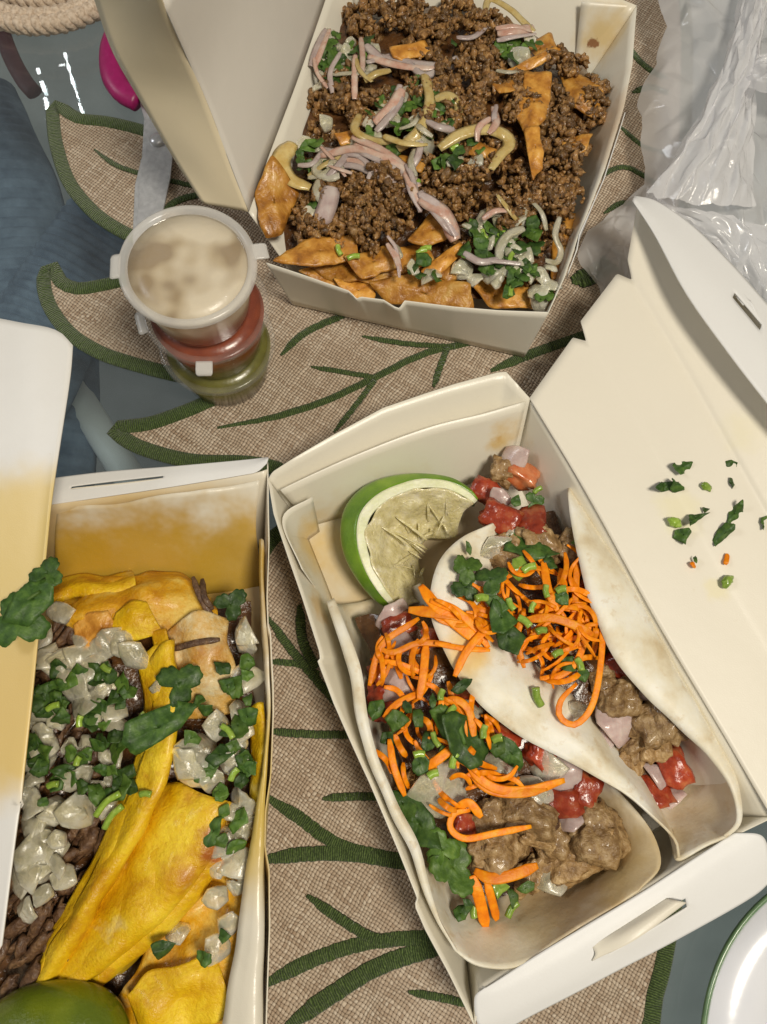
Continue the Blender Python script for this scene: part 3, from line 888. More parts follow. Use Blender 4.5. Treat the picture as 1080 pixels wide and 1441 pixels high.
bag_sheet('bag_body', [[(928, -60, 26), (925, 0, 26), (932, 60, 26), (900, 140, 18), (898, 200, 16), (902, 262, 14), (905, 330, 12), (900, 390, 10)],
                       [(1000, -60, 40), (1000, 60, 38), (990, 160, 34), (985, 260, 30), (985, 380, 20)],
                       [(1090, -60, 36), (1090, 60, 40), (1090, 200, 38), (1090, 300, 34), (1090, 480, 22)],
                       [(1200, -60, 20), (1200, 100, 25), (1200, 300, 20), (1200, 500, 12)]], 26, 18, m_bag, 1, 5.5)
bag_sheet('bag_corner', [[(905, 262, 16), (860, 300, 10), (822, 335, 7), (815, 372, 6), (850, 408, 6)], [(930, 280, 22), (890, 330, 15), (860, 380, 11), (850, 412, 8), (846, 430, 7)], [(960, 300, 22), (930, 360, 17), (900, 400, 13), (880, 430, 10), (850, 450, 8)]], 16, 10, m_bag, 5, 3.2)
bag_sheet('bag_gather', [[(905, 276, 38), (950, 286, 44), (1010, 292, 44), (1060, 296, 40)], [(960, 200, 44), (990, 205, 52), (1030, 205, 50), (1058, 205, 44)], [(1010, 110, 50), (1025, 110, 56), (1048, 110, 56), (1062, 110, 48)], [(1035, 20, 52), (1046, 15, 58), (1062, 10, 58), (1078, 5, 50)], [(1045, -40, 52), (1055, -40, 58), (1070, -40, 58), (1085, -40, 48)]],
          20, 18, m_bag2, 3, 4.2, pleat=1.6, npl=4)
bag_sheet('bag_fold', [[(905, 284, 32), (980, 298, 36), (1060, 314, 36), (1140, 340, 32)], [(930, 300, 30), (1000, 330, 32), (1070, 370, 32), (1140, 410, 26)], [(960, 330, 24), (1020, 370, 26), (1090, 440, 26), (1140, 500, 22)]], 18, 10, m_bag, 7, 3.2)
bag_sheet('bag_handle', [[(1042, 122, 56), (1048, 110, 58), (1056, 98, 58), (1064, 80, 56)], [(1070, 132, 60), (1080, 115, 66), (1090, 95, 66), (1100, 70, 60)], [(1130, 160, 56), (1140, 120, 64), (1150, 90, 64), (1150, 50, 56)]], 14, 9, m_bag2, 9, 3.2, pleat=1.5, npl=3)

# ------------------------------------------------------------------ food: shared shapes
def leaf(name, pos, size, mat, parent=None, rot=0.0, tilt=(0, 0), kind='leaf', seed=None, curl=.5, el=1.0):
    seed = RND.random()*40 if seed is None else seed
    rr = random.Random(seed)
    n, rings = 54, 5
    c = V(pos)
    e = Euler((tilt[0], tilt[1], rot)).to_matrix()
    verts, faces = [], []
    kk = rr.randint(5, 7)
    pv = [(2*math.pi*(i+rr.uniform(-.28, .28))/kk, rr.uniform(.5, 1.05)) for i in range(kk)]

    def poly_r(a):
        for i in range(kk):
            (a1, r1), (a2, r2) = pv[i], pv[(i+1) % kk]
            if i == kk-1:
                a2 += 2*math.pi
            for sh in (0, 2*math.pi, -2*math.pi):
                if a1 <= a+sh <= a2:
                    b = a+sh
                    return r1*r2*math.sin(a2-a1)/max(1e-3, r1*math.sin(b-a1)+r2*math.sin(a2-b))*(1+.05*noise.noise(Vector((b*6, seed, 0))))
        return .6
    for q in range(rings+1):
        k = q/rings
        for i in range(n):
            a = 2*math.pi*i/n
            if kind == 'leaf':
                r = .42+.46*abs(math.cos(1.5*a))**.75+.10*abs(math.sin(7.5*a+.4))
                r *= 1-.55*max(0, math.cos(a-math.pi))**8
            else:
                r = poly_r(a)
            x, y = k*r*math.cos(a)*el, k*r*math.sin(a)
            z = .7*curl*(.55*noise.noise(Vector((x*1.1, y*1.1, seed)))+.12*x*x-.35*abs(y)+.03*math.sin(7*a)*k*k)
            verts.append(c+e @ Vector((x, y, z))*size/1000)
    for q in range(rings):
        for i in range(n):
            a, b = q*n+i, q*n+(i+1) % n
            if q == 0:
                faces.append((a, b+n, a+n))
            else:
                faces.append((a, b, b+n, a+n))
    o = mk(name, verts, faces, mat, parent, thick=.18)
    return o


def stem(name, pos, length, r, mat, parent=None, rot=0.0, tiltz=0.0, bend=.1):
    c = V(pos)
    d = Vector((math.cos(rot)*math.cos(tiltz), math.sin(rot)*math.cos(tiltz), math.sin(tiltz)))
    sd = Vector((-d.y, d.x, 0))
    pts = [c-d*length/2000, c+sd*bend*length/1000, c+d*length/2000]
    return sweep(name, pts, circ(r, 8), mat, parent, n=8)


def dice(name, pos, r, mat, parent=None, thick=3.0, bend=.25, tilt=None, el=1.0, rot=None):
    """angular, slightly curved chopped onion piece"""
    k = RND.randint(4, 5)
    el *= RND.uniform(.65, 1.45)
    a0 = RND.uniform(0, 6.3)
    pts = [(a0+2*math.pi*i/k+RND.uniform(-.3, .3), RND.uniform(.8, 1.08)) for i in range(k)]
    e = Euler((RND.uniform(-.7, .7), RND.uniform(-.7, .7), RND.uniform(0, 6.3)) if tilt is None else (tilt[0], tilt[1], rot or 0)).to_matrix()
    c = V(pos)
    out = []
    for i in range(k):
        x1, y1 = math.cos(pts[i][0])*pts[i][1], math.sin(pts[i][0])*pts[i][1]
        x2, y2 = math.cos(pts[(i+1) % k][0])*pts[(i+1) % k][1], math.sin(pts[(i+1) % k][0])*pts[(i+1) % k][1]
        for q in range(4):
            t = q/4
            x, y = x1+(x2-x1)*t, y1+(y2-y1)*t
            q2 = .93/max(.5, math.hypot(x, y))
            out.append((x*(.6+.4*q2), y*(.6+.4*q2)))
    n = len(out)
    verts, faces = [], []
    th = thick*.85/2/r
    lay = [(.0, th), (.5, th*.95), (.8, th*.72), (.95, th*.4), (1.0, 0), (.95, -th*.4), (.8, -th*.72), (.5, -th*.95), (.0, -th)]
    for s_, z in lay:
        for x, y in out:
            xx, yy = x*s_*el, y*s_
            zz = z-bend*1.7*(xx*xx)+.16*noise.noise(Vector((xx*2, yy*2, a0)))
            verts.append(c+e @ Vector((xx, yy, zz))*r*1.3/1000)
    for l in range(len(lay)-1):
        for i in range(n):
            a, b = l*n+i, l*n+(i+1) % n
            faces.append((a, b, b+n, a+n))
    return mk(name, verts, faces, mat, parent)


def shred(name, pts, w, h, mat, parent=None, n=22, twist=0.0):
    prof = [(-w, -h), (w, -h), (w*.85, h), (-w*.85, h)]
    prof = [(-w, -h*.6), (-w*.7, -h), (w*.7, -h), (w, -h*.6), (w, h*.6), (w*.7, h), (-w*.7, h), (-w, h*.6)]
    return sweep(name, pts, prof, mat, parent, n=n, twist=twist, taper=lambda u: .55+.45*min(1, 6*min(u, 1-u)))


def shred_rand(name, x, y, z, L, ang, curl, mat, parent, w=None, lift=4):
    """x,y px; L px; ang degrees in the picture"""
    a = math.radians(ang)
    pts = []
    for k in range(5):
        t = k/4-.5
        aa = a+curl*t
        pts.append((x+L*t*math.cos(aa)-curl*L*.25*(t*t)*math.sin(a), y+L*t*math.sin(aa)+curl*L*.25*(t*t)*math.cos(a), z+RND.uniform(-1, 1)*lift*.5+lift*(1-4*t*t)*.5))
    return shred(name, pts, w or RND.uniform(.75, 1.5), RND.uniform(.3, .45), mat, parent, twist=RND.uniform(-.8, .8))


def strip(name, pts, w, h, mat, parent=None, n=30, twist=0):
    """curved onion strip with a hollow cross-section"""
    h *= .62
    prof = [(-w, -h*.9), (-w*.5, .1*h), (0, h*.4), (w*.5, .1*h), (w, -h*.9), (w*.9, -h*1.3), (w*.45, -h*.55), (0, -h*.25), (-w*.45, -h*.55), (-w*.9, -h*1.3)]
    return sweep(name, pts, prof, mat, parent, n=n, twist=twist, taper=lambda u: .68+.32*min(1, 7*min(u, 1-u)))


# ------------------------------------------------------------------ nachos
def nz_(x, y):
    return 30+16*math.exp(-(((x-640)/170)**2+((y-190)/150)**2))+5*noise.noise(Vector((x*.02, y*.02, 0)))


loft('food_bed', [[(395, 355, 20), (560, 405, 22), (770, 425, 24)], [(400, 270, 30), (580, 270, 36), (800, 290, 30)], [(450, 120, 32), (640, 130, 42), (840, 140, 30)], [(490, 10, 24), (660, 5, 28), (828, 100, 22)], [(520, 0, 6), (680, 0, 8), (824, 92, 6)]],
     40, 40, m_juice_shade_bed, None, amp=2, freq=60)
fb = bpy.data.objects['food_bed']  # underlay whose dark colour stands in for shade between the beef crumbles
tag(fb, 'juicy bed of meat under the nacho toppings, darkened to stand for gap shade', 'meat')
fb['kind'] = 'stuff'

beef_px = [(565, 22, 70, 26, 2), (520, 20, 40, 20, 0), (640, 45, 80, 36, 3), (700, 70, 50, 36, 3), (610, 30, 60, 30, 2), (505, 130, 50, 34, 3), (470, 160, 34, 40, 0), (540, 160, 40, 40, 2), (640, 110, 60, 40, 4), (700, 140, 50, 60, 4), (655, 150, 70, 40, 4),
           (800, 170, 50, 60, 0), (835, 170, 26, 55, -3), (790, 110, 34, 30, 0), (795, 235, 46, 42, 3), (745, 225, 40, 40, 3), (490, 290, 66, 48, 4), (530, 270, 56, 50, 5), (470, 335, 50, 22, 0), (530, 310, 45, 45, 3), (490, 245, 60, 24, 3), (620, 258, 40, 32, 5), (670, 262, 50, 32, 5), (735, 292, 42, 34, 5),
           (770, 285, 36, 30, 3), (690, 225, 50, 25, 2), (800, 270, 30, 30, 0), (640, 185, 50, 25, 2), (430, 300, 20, 40, 0), (785, 85, 15, 22, 4), (745, 370, 25, 25, -2), (775, 330, 30, 30, -3), (560, 90, 30, 20, 0)]
for gx in range(455, 840, 70):
    for gy in range(25, 340, 62):
        if gx > 455+(190-gy)*.12 and not (gx < 640 and gy > 320) and not (gx > 690 and gy < 70) and gx < 800:
            beef_px.append((gx+RND.uniform(-12, 12), gy+RND.uniform(-12, 12), 30, 26, -3))
verts, faces = [], []
variants = [lump_data(2, k*1.7, .95, 1.7) for k in range(14)]
rb = random.Random(5)
for (x, y, rx, ry, dz) in beef_px:
    cnt = max(3, int(rx*ry/210))
    for q in range(cnt):
        a, r = rb.uniform(0, 6.3), math.sqrt(rb.random())
        px, py = x+rx*r*math.cos(a), y+ry*r*math.sin(a)
        R1 = rb.uniform(3.5, 8.0)
        c0 = P(px, py, nz_(px, py)+dz+4*(1-r*r)+rb.uniform(-4, 2))
        for w in range(int(5+R1*R1*.62)):
            d = Vector((rb.gauss(0, 1), rb.gauss(0, 1), abs(rb.gauss(0, 1))*.9-.2)).normalized()
            c = c0+Vector((d.x, d.y, d.z*.75))*R1*rb.uniform(.75, 1.12)/1000
            size = rb.choice((.8, 1.1, 1.4, 1.7, 2.3))*rb.uniform(.85, 1.2)
            vs, fs = rb.choice(variants)
            e = Euler((rb.uniform(0, 6), rb.uniform(0, 6), rb.uniform(0, 6))).to_matrix()
            sq = Vector((rb.uniform(.8, 1.7), 1, rb.uniform(.5, 1)))
            o = len(verts)
            verts += [c+e @ Vector((v.x*sq.x, v.y, v.z*sq.z))*size/1000 for v in vs]
            faces += [[i+o for i in f] for f in fs]
bf = mk('ground_beef', verts, faces, m_beef)
tag(bf, 'brown cooked ground beef crumbles heaped over the chips', 'ground beef')
bf['kind'] = 'stuff'


def chip(corners, z, label, group='fried tortilla chips in the nacho box', bulge=4, zs=None, mat=None):
    """corners in px, outline rounded; gently warped sheet"""
    zs = zs or [z]*len(corners)
    cen = Vector((0, 0, 0))
    W = [P(x, y, zz) for (x, y), zz in zip(corners, zs)]
    for w in W:
        cen += w
    cen /= len(W)
    out = []
    k = len(W)
    for i in range(k):
        a, b, c = W[i-1], W[i], W[(i+1) % k]
        out += [b.lerp(a, .08), b.lerp(a, .02).lerp(c, .02), b.lerp(c, .08)]
        for t in (.3, .5, .7):
            out.append(b.lerp(c, t))
    n = len(out)
    verts, faces = [], []
    rings = 7
    sd = RND.uniform(0, 30)
    for q in range(rings+1):
        s_ = q/rings
        for p in out:
            v = cen.lerp(p, s_)
            v.z += bulge*.35/1000*(1-s_*s_)+.0042*noise.noise(v*48+Vector((sd, 0, 0)))+.0013*noise.noise(v*150+Vector((sd, 0, 0)))
            v += Vector((noise.noise(v*120), noise.noise(v*120+Vector((4, 4, 4))), 0))*.0016*s_
            verts.append(v)
    for q in range(rings):
        for i in range(n):
            a, b = q*n+i, q*n+(i+1) % n
            faces.append((a, b+n, a+n) if q == 0 else (a, b, b+n, a+n))
    return tag(mk('tortilla_chip', verts, faces, mat or m_chip, thick=1.1), label, 'tortilla chip', group)


loose = 'golden fried tortilla chip layered behind the notched front wall of its box'
chip([(382, 220), (356, 275), (372, 338), (400, 330), (420, 268)], 44, 'tall orange tortilla chip poking out at the open corner by the cups', zs=[52, 46, 38, 36, 40])
chip([(384, 372), (425, 338), (500, 330), (505, 362), (440, 376)], 38, 'wide amber tortilla chip with beef on it by the cup tab')
chip([(428, 372), (520, 348), (600, 378), (540, 402), (470, 394)], 30, loose)
chip([(485, 362), (545, 345), (565, 372), (510, 393)], 37, 'small square tortilla chip with green stem bits beside it')
chip([(515, 396), (600, 382), (662, 402), (669, 436), (600, 428), (545, 424)], 32, 'big pale tortilla chip leaning on the front wall', zs=[34, 36, 38, 33, 30, 30])
chip([(468, 392), (530, 392), (524, 424), (496, 416)], 30, loose)
chip([(590, 385), (645, 342), (655, 352), (618, 388)], 39, 'narrow orange tortilla chip sliver under the pink onion')
chip([(612, 385), (650, 352), (660, 380), (630, 402)], 35, loose)
chip([(615, 288), (648, 325), (600, 348), (572, 340)], 43, 'orange tortilla chip half buried between two heaps of beef')
chip([(740, 100), (778, 108), (768, 168), (742, 192), (727, 158)], 50, 'shiny orange tortilla chip standing up amid the beef near the back')
chip([(738, 182), (756, 182), (763, 238), (748, 256)], 52, 'slim bright yellow tortilla chip strip on top of the beef', bulge=2)
chip([(548, 66), (598, 58), (606, 72), (570, 86), (552, 82)], 48, 'little brown tortilla chip at the back of the box')
chip([(708, 100), (750, 82), (796, 68), (790, 80), (748, 98)], 46, 'thin curled tortilla chip edge by the back wall')
chip([(785, 95), (855, 115), (838, 165), (800, 150)], 36, 'wide orange tortilla chip against the side wall')
chip([(730, 60), (775, 48), (790, 75), (745, 90)], 34, 'pale tortilla chip corner in the back of the heap')
chip([(640, 380), (740, 400), (770, 436), (690, 434)], 26, loose)
chip([(420, 385), (470, 372), (500, 405), (470, 404)], 27, loose)
chip([(545, 350), (600, 340), (612, 372), (565, 384)], 34, loose)
for cs_, zc in [([(600, 120), (640, 110), (650, 128), (612, 138)], 49), ([(660, 200), (700, 212), (690, 228), (655, 216)], 51), ([(560, 215), (600, 225), (592, 242), (556, 232)], 50), ([(790, 200), (832, 190), (825, 215), (796, 222)], 41), ([(470, 190), (505, 180), (512, 196), (478, 204)], 46), ([(690, 120), (722, 108), (728, 126), (700, 136)], 52)]:
    chip(cs_, zc, 'golden tortilla chip corner sticking out between beef clumps')
chip([(780, 300), (812, 300), (800, 380), (775, 400)], 28, 'brown tortilla chip lying along the side wall')

def spot_nacho(x, y):
    if y > 295 and x > 640:
        return 'in the green and white heap at the nachos front corner'
    if y < 75:
        return 'near the back wall of the nacho box'
    if x < 510:
        return 'by the lid side of the nachos' if y < 170 else 'around the white onion curls behind the corner chip'
    if y > 330:
        return 'above the layered front chips'
    return 'under the yellow onion curls in the middle of the nachos' if y < 235 else 'beside the pink onion bundle'


stripsY = [([(597, 100), (606, 140), (592, 182), (560, 210)], 2.4, m_onion_y), ([(618, 208), (648, 188), (685, 180), (712, 190), (716, 204), (704, 216), (690, 238)], 2.7, m_onion_y), ([(506, 160), (500, 182), (528, 197), (560, 196)], 1.9, m_onion_y),
           ([(498, 203), (540, 220), (572, 245), (588, 264)], 2.8, m_onion_p), ([(450, 218), (505, 208), (555, 232), (586, 268)], 2.2, m_onion_p), ([(470, 226), (505, 228), (545, 248), (575, 268)], 2.2, m_onion_p), ([(592, 278), (624, 298), (642, 338)], 3.3, m_onion_p),
           ([(448, 224), (446, 240), (462, 248), (478, 246)], 2.2, m_onion_w), ([(452, 250), (446, 268), (456, 285)], 2.0, m_onion_w), ([(462, 238), (470, 228), (482, 240)], 1.9, m_onion_w), ([(466, 262), (462, 285), (452, 312)], 4.0, m_onion_r),
           ([(518, 78), (560, 90), (600, 94), (645, 90)], 2.3, m_onion_p), ([(566, 124), (552, 150), (528, 174)], 2.6, m_onion_p), ([(412, 200), (396, 222), (408, 248), (438, 262)], 4.0, m_onion_y), ([(612, 138), (634, 133), (648, 150), (640, 172)], 2.6, m_onion_y),
           ([(682, 20), (690, -2), (718, 12), (735, 28), (752, 44)], 1.6, m_onion_y), ([(700, 46), (725, 42), (752, 38)], 2.4, m_onion_p), ([(545, 342), (556, 360), (564, 382)], 1.2, m_onion_p), ([(788, 305), (782, 330), (790, 352), (784, 368), (768, 366)], 1.4, m_onion_w),
           ([(738, 320), (716, 330), (704, 350), (706, 370)], 2.0, m_onion_w), ([(515, 62), (530, 76), (548, 92)], 2.2, m_onion_r), ([(540, 190), (570, 200), (602, 202)], 2.0, m_onion_y), ([(570, 240), (580, 262), (592, 290)], 1.8, m_onion_p), ([(600, 168), (618, 178), (640, 182)], 1.6, m_onion_r)]
rs_ = random.Random(21)
for k in range(30):
    cx_, cy_, rx_, ry_ = rs_.choice([(570, 160, 70, 60), (480, 110, 40, 50), (520, 220, 70, 40), (640, 190, 70, 40), (700, 340, 60, 50), (690, 60, 60, 40), (450, 240, 30, 40)])
    x, y, a = cx_+rs_.uniform(-1, 1)*rx_, cy_+rs_.uniform(-1, 1)*ry_, rs_.uniform(0, 6.3)
    L, cu = rs_.uniform(16, 32), rs_.uniform(-9, 9)
    stripsY.append(([(x-L*math.cos(a), y-L*math.sin(a)), (x-cu*math.sin(a), y+cu*math.cos(a)), (x+L*math.cos(a), y+L*math.sin(a))], rs_.uniform(.9, 1.7), rs_.choice((m_onion_p, m_onion_r, m_onion_w, m_onion_y))))
for pts, w, m in list(stripsY[:24]):
    if m is m_onion_p and len(pts) > 2:
        for q in (1, 2):
            stripsY.append(([(x+RND.uniform(-3, 3), y+q*RND.choice((-5, 5))+RND.uniform(-2, 2)) for x, y in pts], w*.7, RND.choice((m_onion_p, m_onion_r))))
for pts, w, m in stripsY:
    dz = 9
    lab = {m_onion_y.name: 'glossy sauce-yellowed onion strip curling over the beef', m_onion_p.name: 'pink pickled onion strip lying across the beef', m_onion_w.name: 'thin white onion curl on the nachos', m_onion_r.name: 'pale lilac onion strip on the nachos'}[m.name]
    o = strip('onion_strip', [P(x, y, nz_(x, y)+dz+2.5+1.5*math.sin(i*1.7)) for i, (x, y) in enumerate(pts)], w*1.35, w*.5, m, twist=RND.uniform(-.5, .5))
    xm, ym = pts[len(pts)//2]
    lab = lab.split(' lying')[0].split(' curling')[0].split(' on the')[0]+' '+spot_nacho(xm, ym)
    tag(o, lab, 'onion', 'onion strips '+spot_nacho(xm, ym))
extra_n = random.Random(3)
clus = [(575, 165, 60, 45, 26), (485, 80, 44, 38, 30), (705, 350, 60, 55, 34), (445, 220, 26, 26, 10), (730, 65, 28, 20, 8), (640, 215, 40, 22, 9), (745, 395, 34, 30, 12), (520, 200, 40, 20, 8), (600, 380, 40, 16, 4)]
ex_on, ex_cil = [], []
for x, y, rx, ry, n in clus:
    for k in range(n):
        a, r = extra_n.uniform(0, 6.3), math.sqrt(extra_n.random())
        p = (round(x+rx*r*math.cos(a)), round(y+ry*r*math.sin(a)))
        if k % 3 == 0:
            ex_on.append((*p, extra_n.uniform(4, 7)))
        else:
            ex_cil.append((*p, extra_n.uniform(3.5, 6.5), m_cil_l if extra_n.random() < .55 else m_cil))
for x, y, r in ex_on+[(648, 378, 5.5), (668, 392, 5), (690, 382, 5.5), (700, 398, 4), (758, 408, 7), (748, 388, 4.5), (726, 358, 5), (703, 312, 5), (432, 302, 5), (468, 98, 7), (556, 168, 6), (582, 172, 5), (688, 342, 5), (520, 96, 4), (505, 92, 5), (660, 318, 5), (775, 375, 4.5), (450, 120, 5), (490, 75, 5), (610, 160, 4), (545, 150, 5), (780, 400, 5), (460, 172, 4), (560, 355, 4)]:
    tag(dice('onion_piece', P(x, y, nz_(x, y)+7.5), r*.9, m_onion_t, thick=2.4), 'pale chopped onion piece '+spot_nacho(x, y), 'onion', 'onion pieces '+spot_nacho(x, y))
for x, y, r, m in ex_cil+[(482, 82, 5, m_cil), (492, 98, 5, m_cil_l), (470, 85, 7, m_cil_l), (582, 128, 4.5, m_cil), (574, 150, 5, m_cil_l), (560, 178, 5, m_cil_l), (535, 200, 5.5, m_cil_l), (632, 226, 5.5, m_cil), (645, 212, 4, m_cil), (604, 190, 4.5, m_cil_l), (434, 204, 6, m_cil_l), (422, 216, 4, m_cil),
                   (688, 318, 5.5, m_cil_l), (697, 336, 5, m_cil), (676, 342, 5, m_cil), (752, 346, 6, m_cil), (730, 345, 6, m_cil), (722, 392, 6, m_cil), (716, 412, 5, m_cil), (580, 376, 4.5, m_cil), (590, 386, 4, m_cil), (726, 58, 5, m_cil_l), (738, 70, 4, m_cil_l), (440, 286, 4.5, m_cil), (700, 366, 5, m_cil), (690, 300, 4, m_cil_l), (640, 60, 3, m_cil), (760, 60, 3.5, m_cil_l), (515, 200, 4, m_cil), (555, 130, 4, m_cil), (465, 110, 4, m_cil), (670, 330, 4, m_cil_l), (740, 375, 4.5, m_cil), (585, 115, 4, m_cil_l)]:
    tag(leaf('cilantro_leaf', P(x, y, nz_(x, y)+9.5), r*1.15, m, None, RND.uniform(0, 6), (RND.uniform(-.5, .5), RND.uniform(-.5, .5)), 'chop' if RND.random() < .7 else 'leaf', curl=.8),
        'chopped cilantro bit '+spot_nacho(x, y), 'cilantro', 'cilantro bits '+spot_nacho(x, y))
for x, y, rot, L in [(478, 352, 1.9, 6), (498, 362, .2, 7), (706, 330, .5, 5), (594, 354, .4, 6), (720, 362, 1.2, 6), (588, 258, 1, 4), (682, 330, 2.0, 6), (640, 208, .5, 5), (720, 410, 1.4, 6), (600, 350, .2, 6)]:
    tag(stem('chopped_scallion', P(x, y, nz_(x, y)+9), L, 1.5, m_scal, None, rot, .1), 'short green herb stem piece '+spot_nacho(x, y), 'herb stem', 'herb stems '+spot_nacho(x, y))

# ------------------------------------------------------------------ tacos
def taco(label, loc, profile_rows, nu, nv):
    t = thing('soft_taco', label, 'taco', loc, 'soft tacos in the paper box')
    loft('tortilla', profile_rows, nu, nv, m_tort, t, 1.15, amp=1.3, freq=45, seed=RND.random()*9)
    return t


# left-hand taco first (it lies underneath)
tB = taco('soft flour taco with loose cilantro leaf, lying against the outer box wall', P(720, 1100, 4), [
    [(470, 842, 40), (482, 872, 46), (506, 930, 50), (514, 985, 50), (530, 1060, 49), (556, 1120, 48), (588, 1180, 47), (605, 1245, 46), (618, 1295, 45), (636, 1332, 44)],
    [(462, 848, 38), (472, 880, 44), (492, 940, 46), (502, 1000, 46), (522, 1070, 46), (550, 1135, 46), (580, 1195, 45), (600, 1255, 44), (620, 1305, 43), (646, 1345, 43)],
    [(490, 850, 14), (505, 900, 12), (530, 960, 9), (545, 1020, 8), (575, 1090, 8), (600, 1150, 8), (625, 1210, 10), (645, 1265, 16), (665, 1320, 32), (682, 1360, 43)],
    [(540, 840, 8), (570, 890, 7), (600, 940, 7), (640, 1010, 7), (680, 1080, 7), (715, 1140, 7), (740, 1200, 9), (750, 1260, 16), (750, 1310, 34), (738, 1356, 45)],
    [(570, 830, 14), (620, 890, 14), (660, 950, 14), (710, 1020, 14), (760, 1070, 14), (810, 1115, 14), (840, 1165, 15), (850, 1210, 20), (840, 1260, 34), (810, 1310, 45)],
    [(590, 820, 24), (640, 880, 26), (690, 950, 27), (740, 1010, 28), (800, 1060, 29), (860, 1105, 31), (900, 1145, 34), (925, 1185, 39), (928, 1220, 43), (900, 1256, 45.5)],
], 80, 50)
tA = taco('soft flour taco piled with shredded carrot, tucked along the hinged box wall', P(850, 980, 4), [
    [(694, 736, 40), (650, 756, 43), (615, 795, 45), (605, 860, 46), (628, 925, 46), (668, 985, 46), (730, 1034, 46), (800, 1072, 46), (860, 1105, 47), (915, 1145, 47), (950, 1180, 46), (956, 1206, 45)],
    [(698, 742, 36), (664, 770, 42), (640, 810, 46), (640, 860, 47), (664, 915, 47), (704, 962, 47), (760, 1006, 47), (815, 1040, 47), (868, 1085, 46), (915, 1135, 43), (945, 1172, 41), (953, 1208, 43)],
    [(705, 745, 28), (690, 780, 34), (685, 820, 38), (695, 870, 39), (722, 910, 39), (760, 950, 38), (805, 985, 37), (845, 1030, 34), (885, 1080, 30), (920, 1125, 28), (945, 1165, 30), (950, 1208, 43)],
    [(720, 735, 14), (720, 780, 12), (735, 830, 10), (755, 880, 9), (785, 920, 9), (815, 960, 8), (850, 1000, 8), (880, 1050, 9), (910, 1100, 12), (935, 1140, 20), (950, 1170, 30), (958, 1210, 44)],
    [(760, 715, 9), (775, 760, 8), (795, 810, 7), (820, 860, 7), (850, 910, 7), (880, 960, 7), (910, 1010, 7), (940, 1060, 8), (962, 1100, 12), (978, 1135, 22), (985, 1165, 34), (985, 1196, 45)],
    [(790, 695, 16), (830, 750, 18), (860, 800, 20), (885, 850, 22), (910, 900, 24), (938, 950, 25), (965, 1000, 25), (988, 1050, 25), (1006, 1095, 27), (1015, 1130, 31), (1015, 1160, 38), (1006, 1186, 45)],
    [(800, 686, 34), (842, 748, 38), (872, 796, 40), (902, 850, 42), (928, 900, 42), (956, 950, 42), (985, 1000, 41), (1012, 1050, 39), (1034, 1095, 38), (1041, 1130, 40), (1038, 1156, 43), (1020, 1178, 46)],
    [(801, 692, 40), (820, 750, 46), (838, 810, 49), (862, 868, 50), (892, 920, 50), (925, 962, 49), (962, 1006, 47), (1000, 1050, 44), (1028, 1095, 42), (1038, 1130, 43), (1036, 1156, 45), (1018, 1178, 47)],
    [(800, 696, 41), (806, 750, 46), (818, 810, 48), (838, 876, 49), (866, 930, 49), (906, 975, 48), (950, 1018, 45), (992, 1058, 43), (1022, 1098, 41), (1033, 1130, 42), (1032, 1156, 44), (1016, 1177, 46.5)],
], 80, 60)

# filling beds
loft('filling_bed', [[(500, 870, 20), (535, 960, 26), (560, 1060, 28), (610, 1160, 26), (660, 1260, 16)], [(560, 860, 28), (600, 950, 34), (640, 1040, 34), (700, 1140, 30), (730, 1250, 16)], [(600, 850, 24), (650, 940, 30), (720, 1020, 32), (800, 1100, 28), (850, 1180, 18)]],
     30, 20, m_juice_shade_bed, tB, amp=2.5, freq=80)
loft('filling_bed', [[(700, 740, 20), (690, 810, 30), (720, 890, 34), (800, 980, 34), (880, 1070, 26), (930, 1130, 14)], [(740, 720, 22), (770, 800, 34), (800, 880, 36), (850, 960, 34), (910, 1040, 26), (945, 1110, 14)], [(780, 720, 20), (815, 790, 28), (850, 880, 30), (890, 950, 30), (940, 1020, 24), (965, 1090, 12)]],
     30, 20, m_juice_shade_bed, tA, amp=2.5, freq=80)

for x, y, z, r, m in [(735, 668, 24, 9, m_tomato_o), (704, 728, 34, 10, m_tomato), (748, 738, 34, 10, m_tomato), (684, 692, 20, 9, m_tomato), (948, 1080, 24, 10, m_tomato), (918, 1112, 22, 9, m_tomato), (872, 938, 36, 8, m_tomato), (884, 958, 34, 6, m_tomato_o), (820, 830, 38, 6, m_tomato)]:
    lump('tomato_piece', (x, y, z), r*.95, m, tA, 3, rough=.3, freq=1.8, squash=(1.15, .85, .7), cube=.95)
for x, y, z, r in [(560, 880, 28, 8), (542, 952, 30, 9), (538, 985, 28, 9), (656, 1160, 32, 7), (790, 1130, 30, 10), (822, 1112, 30, 9), (704, 1040, 34, 9), (760, 1065, 33, 8), (650, 990, 32, 8), (600, 900, 28, 7)]:
    lump('tomato_piece', (x, y, z), r*.95, m_tomato, tB, 3, rough=.3, freq=1.8, squash=(1.15, .85, .7), cube=.95)
for x, y, z, r, sq in [(762, 768, 36, 11, (1.2, .9, .6)), (715, 778, 36, 10, (1.1, .9, .6)), (872, 982, 37, 10, (1, 1, .7)), (935, 1008, 35, 14, (1.15, .9, .6)), (918, 1042, 32, 10, (1, .8, .7)), (710, 662, 24, 8, (1, 1, .7)), (895, 1050, 30, 8, (1.4, .7, .6)), (880, 1075, 26, 10, (1.3, .8, .6)), (800, 770, 36, 8, (1, 1, .7)), (850, 960, 36, 8, (1, 1, .6))]:
    lump('chicken_chunk', (x, y, z), r, m_meat, tA, 4, rough=.5, freq=1.5, squash=sq)
